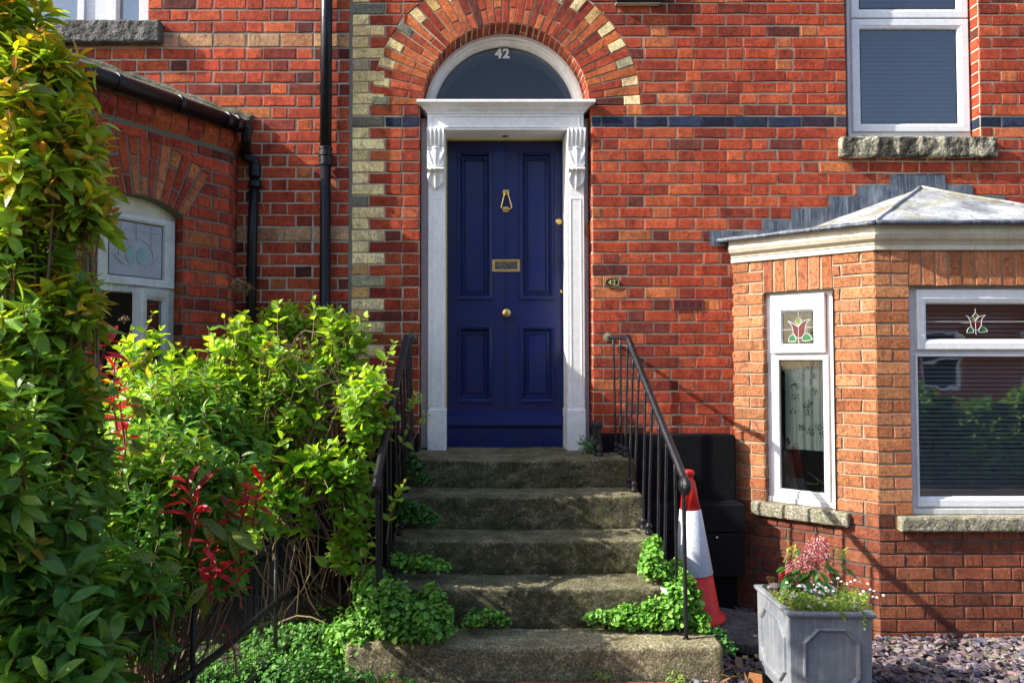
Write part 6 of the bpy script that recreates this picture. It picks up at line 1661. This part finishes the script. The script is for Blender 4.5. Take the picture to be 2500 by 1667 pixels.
# feather
f0p = W('A5', 1470, 1145, 3.72); mb = MB(); d = Vector((.035, -.01, -.03))
for i in range(8):
    t0, t1 = i/8, (i+1)/8; w0, w1 = .008*math.sin(math.pi*min(1, t0+.08)), .008*math.sin(math.pi*max(.001, min(1, t1+.0)))
    mb.quad(f0p+d*t0+Vector((w0, 0, w0)), f0p+d*t0-Vector((w0, 0, w0)), f0p+d*t1-Vector((w1, 0, w1)), f0p+d*t1+Vector((w1, 0, w1)))
tube(mb, [f0p-d*.1+Vector((0, -.001, 0)), f0p+d+Vector((0, -.001, 0))], .0006, 4)
tag(mb.build('feather', 'feather'), 'white feather caught in the creeper on the right of the steps', 'feather')

# ---- planting in the planter
PC = (c00+c11)/2; PCn = np.array([PC.x, PC.y, zt])
skz = zt-.03
sk = thing('skimmia', 'shrub with pink-red bud clusters and lime green tips in the grey planter', 'shrub', (PC.x-.02, PC.y+.05, skz))
L = Leaves(); tw = MB(); LT = Leaves()
YS = YPf+.24
hd = [W('3', 1150, 290, YS), W('3', 1020, 360, YS), W('3', 1180, 340, YS-.02), W('3', 920, 460, YS-.02), W('3', 1050, 430, YS-.03), W('3', 1200, 230, YS)]
mb = MB()
for hq, r in zip(hd, (.056, .044, .046, .034, .040, .034)):
    tube(tw, ncurve(np.array([PC.x, PC.y+.03, skz]), np.array(hq)-UPV*.02, 6, .0, .08), [.004-.0003*k for k in range(7)], 5, False)
    for i in range(int(300*(r/.036)**2)):
        d = rv3(); d[2] = d[2]*.9; p = Vector(np.array(hq)+d*r*R_.uniform(.55, 1.05)); s = R_.uniform(.0018, .0036)
        c = jc((.27, .018, .03), .3) if R_.random() < .66 else jc((.66, .42, .38), .15)
        a = Vector((s, 0, 0)); b = Vector((0, s, 0)); e = Vector((0, 0, s)); mb.add([p+a, p+b, p-a, p-b, p+e, p-e], [(0, 1, 4), (1, 2, 4), (2, 3, 4), (3, 0, 4), (1, 0, 5), (2, 1, 5), (3, 2, 5), (0, 3, 5)], c)
mb.build('flower_head', 'petals', sk)
for x, y, dx, dz in ((860, 460, -1, .1), (900, 560, -.8, -.3), (960, 620, -.6, -.5), (1230, 420, .7, -.2), (1350, 420, .9, -.1), (1150, 560, .3, -.5), (1050, 520, -.2, -.6), (1280, 560, .8, -.3), (1000, 300, -.5, .3), (1420, 470, .9, -.4), (1180, 500, .3, -.3), (940, 500, -.9, 0), (1330, 350, .5, .5), (1060, 570, 0, -.6), (1120, 620, .2, -.4), (1010, 480, -.4, .2), (1260, 480, .7, .1), (1100, 470, .1, -.5), (1200, 610, .5, -.5), (970, 560, -.6, .2)):
    p = np.array(W('3', x, y, YS-.05)); base = np.array(W('3', (x+1120)/2, (y+560)/2, YS)); tube(tw, [Vector(base), Vector(p)], .0018, 4, False)
    for k in range(2):
        dd = nrm(np.array([dx, -.5, dz])+R_.normal(0, .3, 3)); L.add('lan2', p, dd, nrm(np.array([0, -.3, 1])+R_.normal(0, .2, 3)), R_.uniform(.05, .075), jc((.05, .17, .03), .15))
for x, y in ((890, 260), (870, 330), (940, 300), (1310, 290), (1400, 310), (1250, 350), (930, 390)):
    p = np.array(W('3', x, y, YS)); shoot(LT, tw, p, nrm(np.array([R_.normal(0, .15), -.1, 1])), 't', 5, .034, lambda t: jc((.36, .48, .03), .12), .07, .0022, ('lan',), False, .35, sizetip=.8)
L.build('foliage', 'glossy_leaf', sk, TM); LT.build('young_leaves', 'creeper_leaf', sk, TM); tw.build('stems', 'twig_tan', sk)
al = thing('candytuft', 'low trailing plant with tiny white flower clusters, along the front of the grey planter', 'plant', (PC.x, YPf+.1, skz))
L = Leaves(); tw = MB(); fl_ = MB()
def wflower(p, r=.010, n=14):
    for i in range(n):
        d = rv3(); d[2] = abs(d[2]); q = Vector(p+d*r); nn = nrm(d+UPV*.5); u = perp(nn); v = np.cross(nn, u); s = R_.uniform(.002, .0035); fl_.quad(q-Vector(u)*s, q-Vector(v)*s, q+Vector(u)*s, q+Vector(v)*s, jc((.78, .78, .76), .06))
for i in range(620):
    t = R_.random(); y = YPf+.02+.2*R_.random()**1.2; x = c00.x+.01+(wP+.02)*(.0+1.0*t)+(y-YPf)*.0
    z = skz+.02+.055*R_.random()*(1+.4*math.sin(t*9)); p = np.array([x, y, z]); ax_ = nrm(np.array([R_.normal(.1, .5), -.45, .6]))
    yel = R_.random(); shoot(L, None, p, ax_, 'a', 5, R_.uniform(.011, .018), lambda q: jc(cmix((.08, .24, .03), (.34, .42, .04), yel), .2), .03, .0008, ('tiny',), False, .8)
    if i % 4 == 0: tube(tw, ncurve(p-ax_*.05, p+ax_*.01, 4, .1, .2), .0007, 3, False)
for x, y in [(850, 655), (865, 610), (1020, 630), (1040, 650), (1130, 630), (1170, 625), (1160, 655), (1240, 660), (1240, 690), (920, 710), (820, 715), (1100, 690), (1135, 680), (1180, 700), (1050, 680), (900, 765), (960, 730), (1180, 800), (1230, 820), (1290, 610), (1390, 600), (1310, 690), (1600, 690), (1690, 745), (1730, 750), (1700, 690), (1790, 730), (1665, 675), (1570, 720), (1610, 1055), (1640, 620), (1560, 605), (1520, 585), (1440, 620), (1360, 570), (700, 650), (1480, 600), (1170, 760), (990, 640), (1210, 720), (930, 740), (1080, 840)]:
    Y = YPf+.04+(.12 if y < 650 else .02); 
    if y > 800: Y = YPf-.02
    p = np.array(W('3', x, y, Y)); wflower(p, .008 if x < 1450 else .006, 22); tube(tw, ncurve(np.array([p[0]+R_.normal(0, .015), p[1]+.02, skz+.01]), p, 5, .1, .1), .0007, 3, False)
for pts_ in ([(1580, 850), (1600, 900), (1608, 960), (1605, 1050)], [(1350, 845), (1375, 880), (1405, 910), (1410, 950)]):
    P = [W('3', x, y, YPf-.018) for x, y in pts_]; sp = smooth_path(P, 6); tube(tw, sp, .0013, 4, False)
    for v in sp[:: 1]:
        for k in range(3): L.add('tiny', np.array(v), rv3(), rv3(), .012, jc((.28, .42, .04), .2))
L.build('foliage', 'creeper_leaf', al, TM); tw.build('stems', 'twig_tan', al); fl_.build('white_flowers', 'petals', al)
cy = thing('cyclamen', 'dark-leaved plant with a few crimson petals, at the back left corner of the grey planter', 'plant', (c01.x+.08, c01.y-.08, skz))
L = Leaves(); LR2 = Leaves(); tw = MB()
for i in range(46):
    p = np.array([c01.x+.03+R_.random()*.16, c01.y-.03-R_.random()*.20, skz+.02+R_.random()*.07]); up = nrm(UPV+R_.normal(0, .4, 3)); L.add('rnd', p, perp(up), up, R_.uniform(.025, .045), jc([(.03, .06, .03), (.10, .03, .025), (.12, .15, .12), (.03, .09, .04)][R_.integers(4)], .2)); tube(tw, [Vector(p), Vector((p[0], p[1], skz))], .001, 3, False)
for x, y in ((800, 540), (830, 555), (850, 530), (815, 575), (790, 520)):
    p = np.array(W('3', x, y, YPf+.3)); LR2.add('tiny', p, nrm(UPV+R_.normal(0, .4, 3)), rv3(), .035, (.55, .01, .06)); tube(tw, [Vector(p), Vector((p[0], p[1], skz))], .001, 3, False)
L.build('foliage', 'glossy_leaf', cy, TM); LR2.build('petals', 'red_leaf', cy, TM); tw.build('stems', 'twig_red', cy)
pb = W('3', 757, 640, YPf+.30); mb = MB()
bpb = [(0, -.014), (.018, -.013), (.026, -.006), (.028, .002), (.022, .010), (.01, .014), (0, .015)]
lathe(mb, (pb.x, pb.y, max(pb.z, skz+.02)), [(r*1.0, z) for r, z in bpb], 14); o = mb.build('pebble', 'slab_stone', None, smooth=True); tag(o, 'smooth grey pebble in the back left corner of the planter', 'pebble')

# ---- slate chippings
def chips(n, region, zf, smin, smax, pal, name, label, tilt=.28, th=(.004, .009)):
    mb = MB(); k = 0
    while k < n:
        x, y = region()
        if x is None: continue
        k += 1
        s = R_.uniform(smin, smax)*(1 if R_.random() < .8 else 1.5); m = R_.integers(4, 8); ang = np.sort(R_.random(m)*2*math.pi+0); asp = R_.uniform(.45, .9); rot = R_.random()*6.28
        nn = nrm(UPV+R_.normal(0, tilt, 3)); u = perp(nn); v = np.cross(nn, u); t = R_.uniform(*th); z = zf(x, y)+R_.uniform(.0, .028)+s*.12
        c = np.array([x, y, z]); top = []; bot = []
        for i in range(m):
            a = 2*math.pi*(i+R_.uniform(-.3, .3))/m; r = s/2*R_.uniform(.7, 1.15); q = c+u*math.cos(a)*r+v*math.sin(a)*r*asp; top.append(Vector(q+nn*t/2)); bot.append(Vector(q-nn*t/2+ (q-c)*.06))
        col = jc(pal[R_.integers(len(pal))], .22)
        mb.add(top+bot, [tuple(range(m)), tuple(range(2*m-1, m-1, -1))]+[(i, m+i, m+(i+1) % m, (i+1) % m) for i in range(m)], col)
    o = mb.build(name, 'slate'); tag(o, label, 'slate chippings' if 'slate' in name else 'litter', kind='stuff'); return o
SL = [(.16, .105, .12), (.21, .145, .155), (.12, .09, .115), (.27, .20, .19), (.14, .12, .15), (.06, .05, .065), (.20, .17, .155), (.15, .14, .09)]
def reg():
    while True:
        x = R_.uniform(1.05, 5.4); y = R_.uniform(2.7, 5.0)
        if y < 3.2 and x > 3.3: continue
        # keep out of the planter, the bay and the step
        rel = Vector((x, y, 0))-c00
        if -.01 < rel.dot(ax) < wP+.01 and -.01 < rel.dot(ay) < dP+.01: continue
        if B_.x-.05 < x < D_.x+.05 and y > B_.y-.02: continue
        if x < B_.x and y > B_.y-.05 and (Vector((x, y))-A_).dot(Vector((R1.n.x, R1.n.y))) < .02 and x > A_.x: continue
        if x < xs[4][1]+.02 and y > sy[4]-.02: continue
        if y > YW-.1: continue
        return x, y
chips(12500, reg, lambda x, y: gz_at(x, y)+.0, .020, .048, SL, 'slate_chippings', 'purple and grey slate chippings covering the ground right of the steps')
def reg2():
    while True:
        x = R_.uniform(1.12, 1.95); y = R_.uniform(3.2, 4.2); rel = Vector((x, y, 0))-c00
        if -.01 < rel.dot(ax) < wP+.01 and -.01 < rel.dot(ay) < dP+.01: continue
        return x, y
chips(130, reg2, lambda x, y: gz_at(x, y)+.03, .02, .055, [(.30, .13, .04), (.22, .12, .06), (.25, .22, .06), (.16, .07, .04)], 'leaf_litter', 'dry brown and orange dead leaves scattered on the slate', .6, (.001, .002))
# pale pebble on a tread and moss at the foot of the steps
# ================================================================== what stands behind the camera (seen in the glass)
gh = thing('garden_hedge', 'clipped green garden hedge across the front of the plot, seen reflected in the bay window', 'hedge', (7, -.9, 0))
L = Leaves()
GE = [Ell((x, -.9+R_.normal(0, .08), .60+R_.normal(0, .08)), (.6, .42, .72)) for x in np.arange(3.8, 11.5, .7)]
for p, d, q in sample_ells(GE, 5200, .3):
    shoot(L, None, p, nrm(d+UPV*.5), 'g', 5, .10, lambda t: jc((.10, .22, .04), .3), .15, .002, ('lan', 'hyd'), False, .9)
L.build('foliage', 'hydrangea_leaf', gh, TM); mb = MB()
for e in GE: mb.add(*(lambda c, r: ([Vector((c[0]+r[0]*.9*a, c[1]+r[1]*.25*b, c[2]+r[2]*.7*d)) for a in (-1, 1) for b in (-1, 1) for d in (-1, 1)], [(0, 1, 3, 2), (4, 6, 7, 5), (0, 4, 5, 1), (2, 3, 7, 6), (0, 2, 6, 4), (1, 5, 7, 3)]))(e.c, e.r), (.02, .04, .012))
mb.build('branches', 'painted_parts', gh)
oh = thing('terraced_house', 'red brick houses across the street, seen reflected in the bay window', 'house', (9, -14, 0)); oh.name = 'terraced_house.002'
f = Fr((30, -14, -.14), (-1, 0, 0)); mb = MB()
holes = [(x, z, x+1.3, z+1.7) for x in np.arange(2, 42, 3.2) for z in (.9, 4.0)]
plate(mb, f, (0, 0, 44, 6.6), holes, 0, (.26, .08, .045)); mb.quad(f(0, 6.6, .2), f(44, 6.6, .2), f(44, 8.8, -3), f(0, 8.8, -3), (.09, .09, .10)); mb.build('wall', 'painted_parts', oh)
for h in holes:
    mb = MB(); polyring(mb, f, rect(*h), [(0, -.1), (0, -.05), (.09, -.05), (.09, -.08)], False); box(mb, f, h[0], h[2], (h[1]+h[3])/2-.04, (h[1]+h[3])/2+.04, -.1, -.05); w_ = mb.build('window', 'upvc', oh)
    mb = MB(); polyring(mb, f, rect(*h), [(0, -.09)]); mb.build('pane', 'black_box', w_)
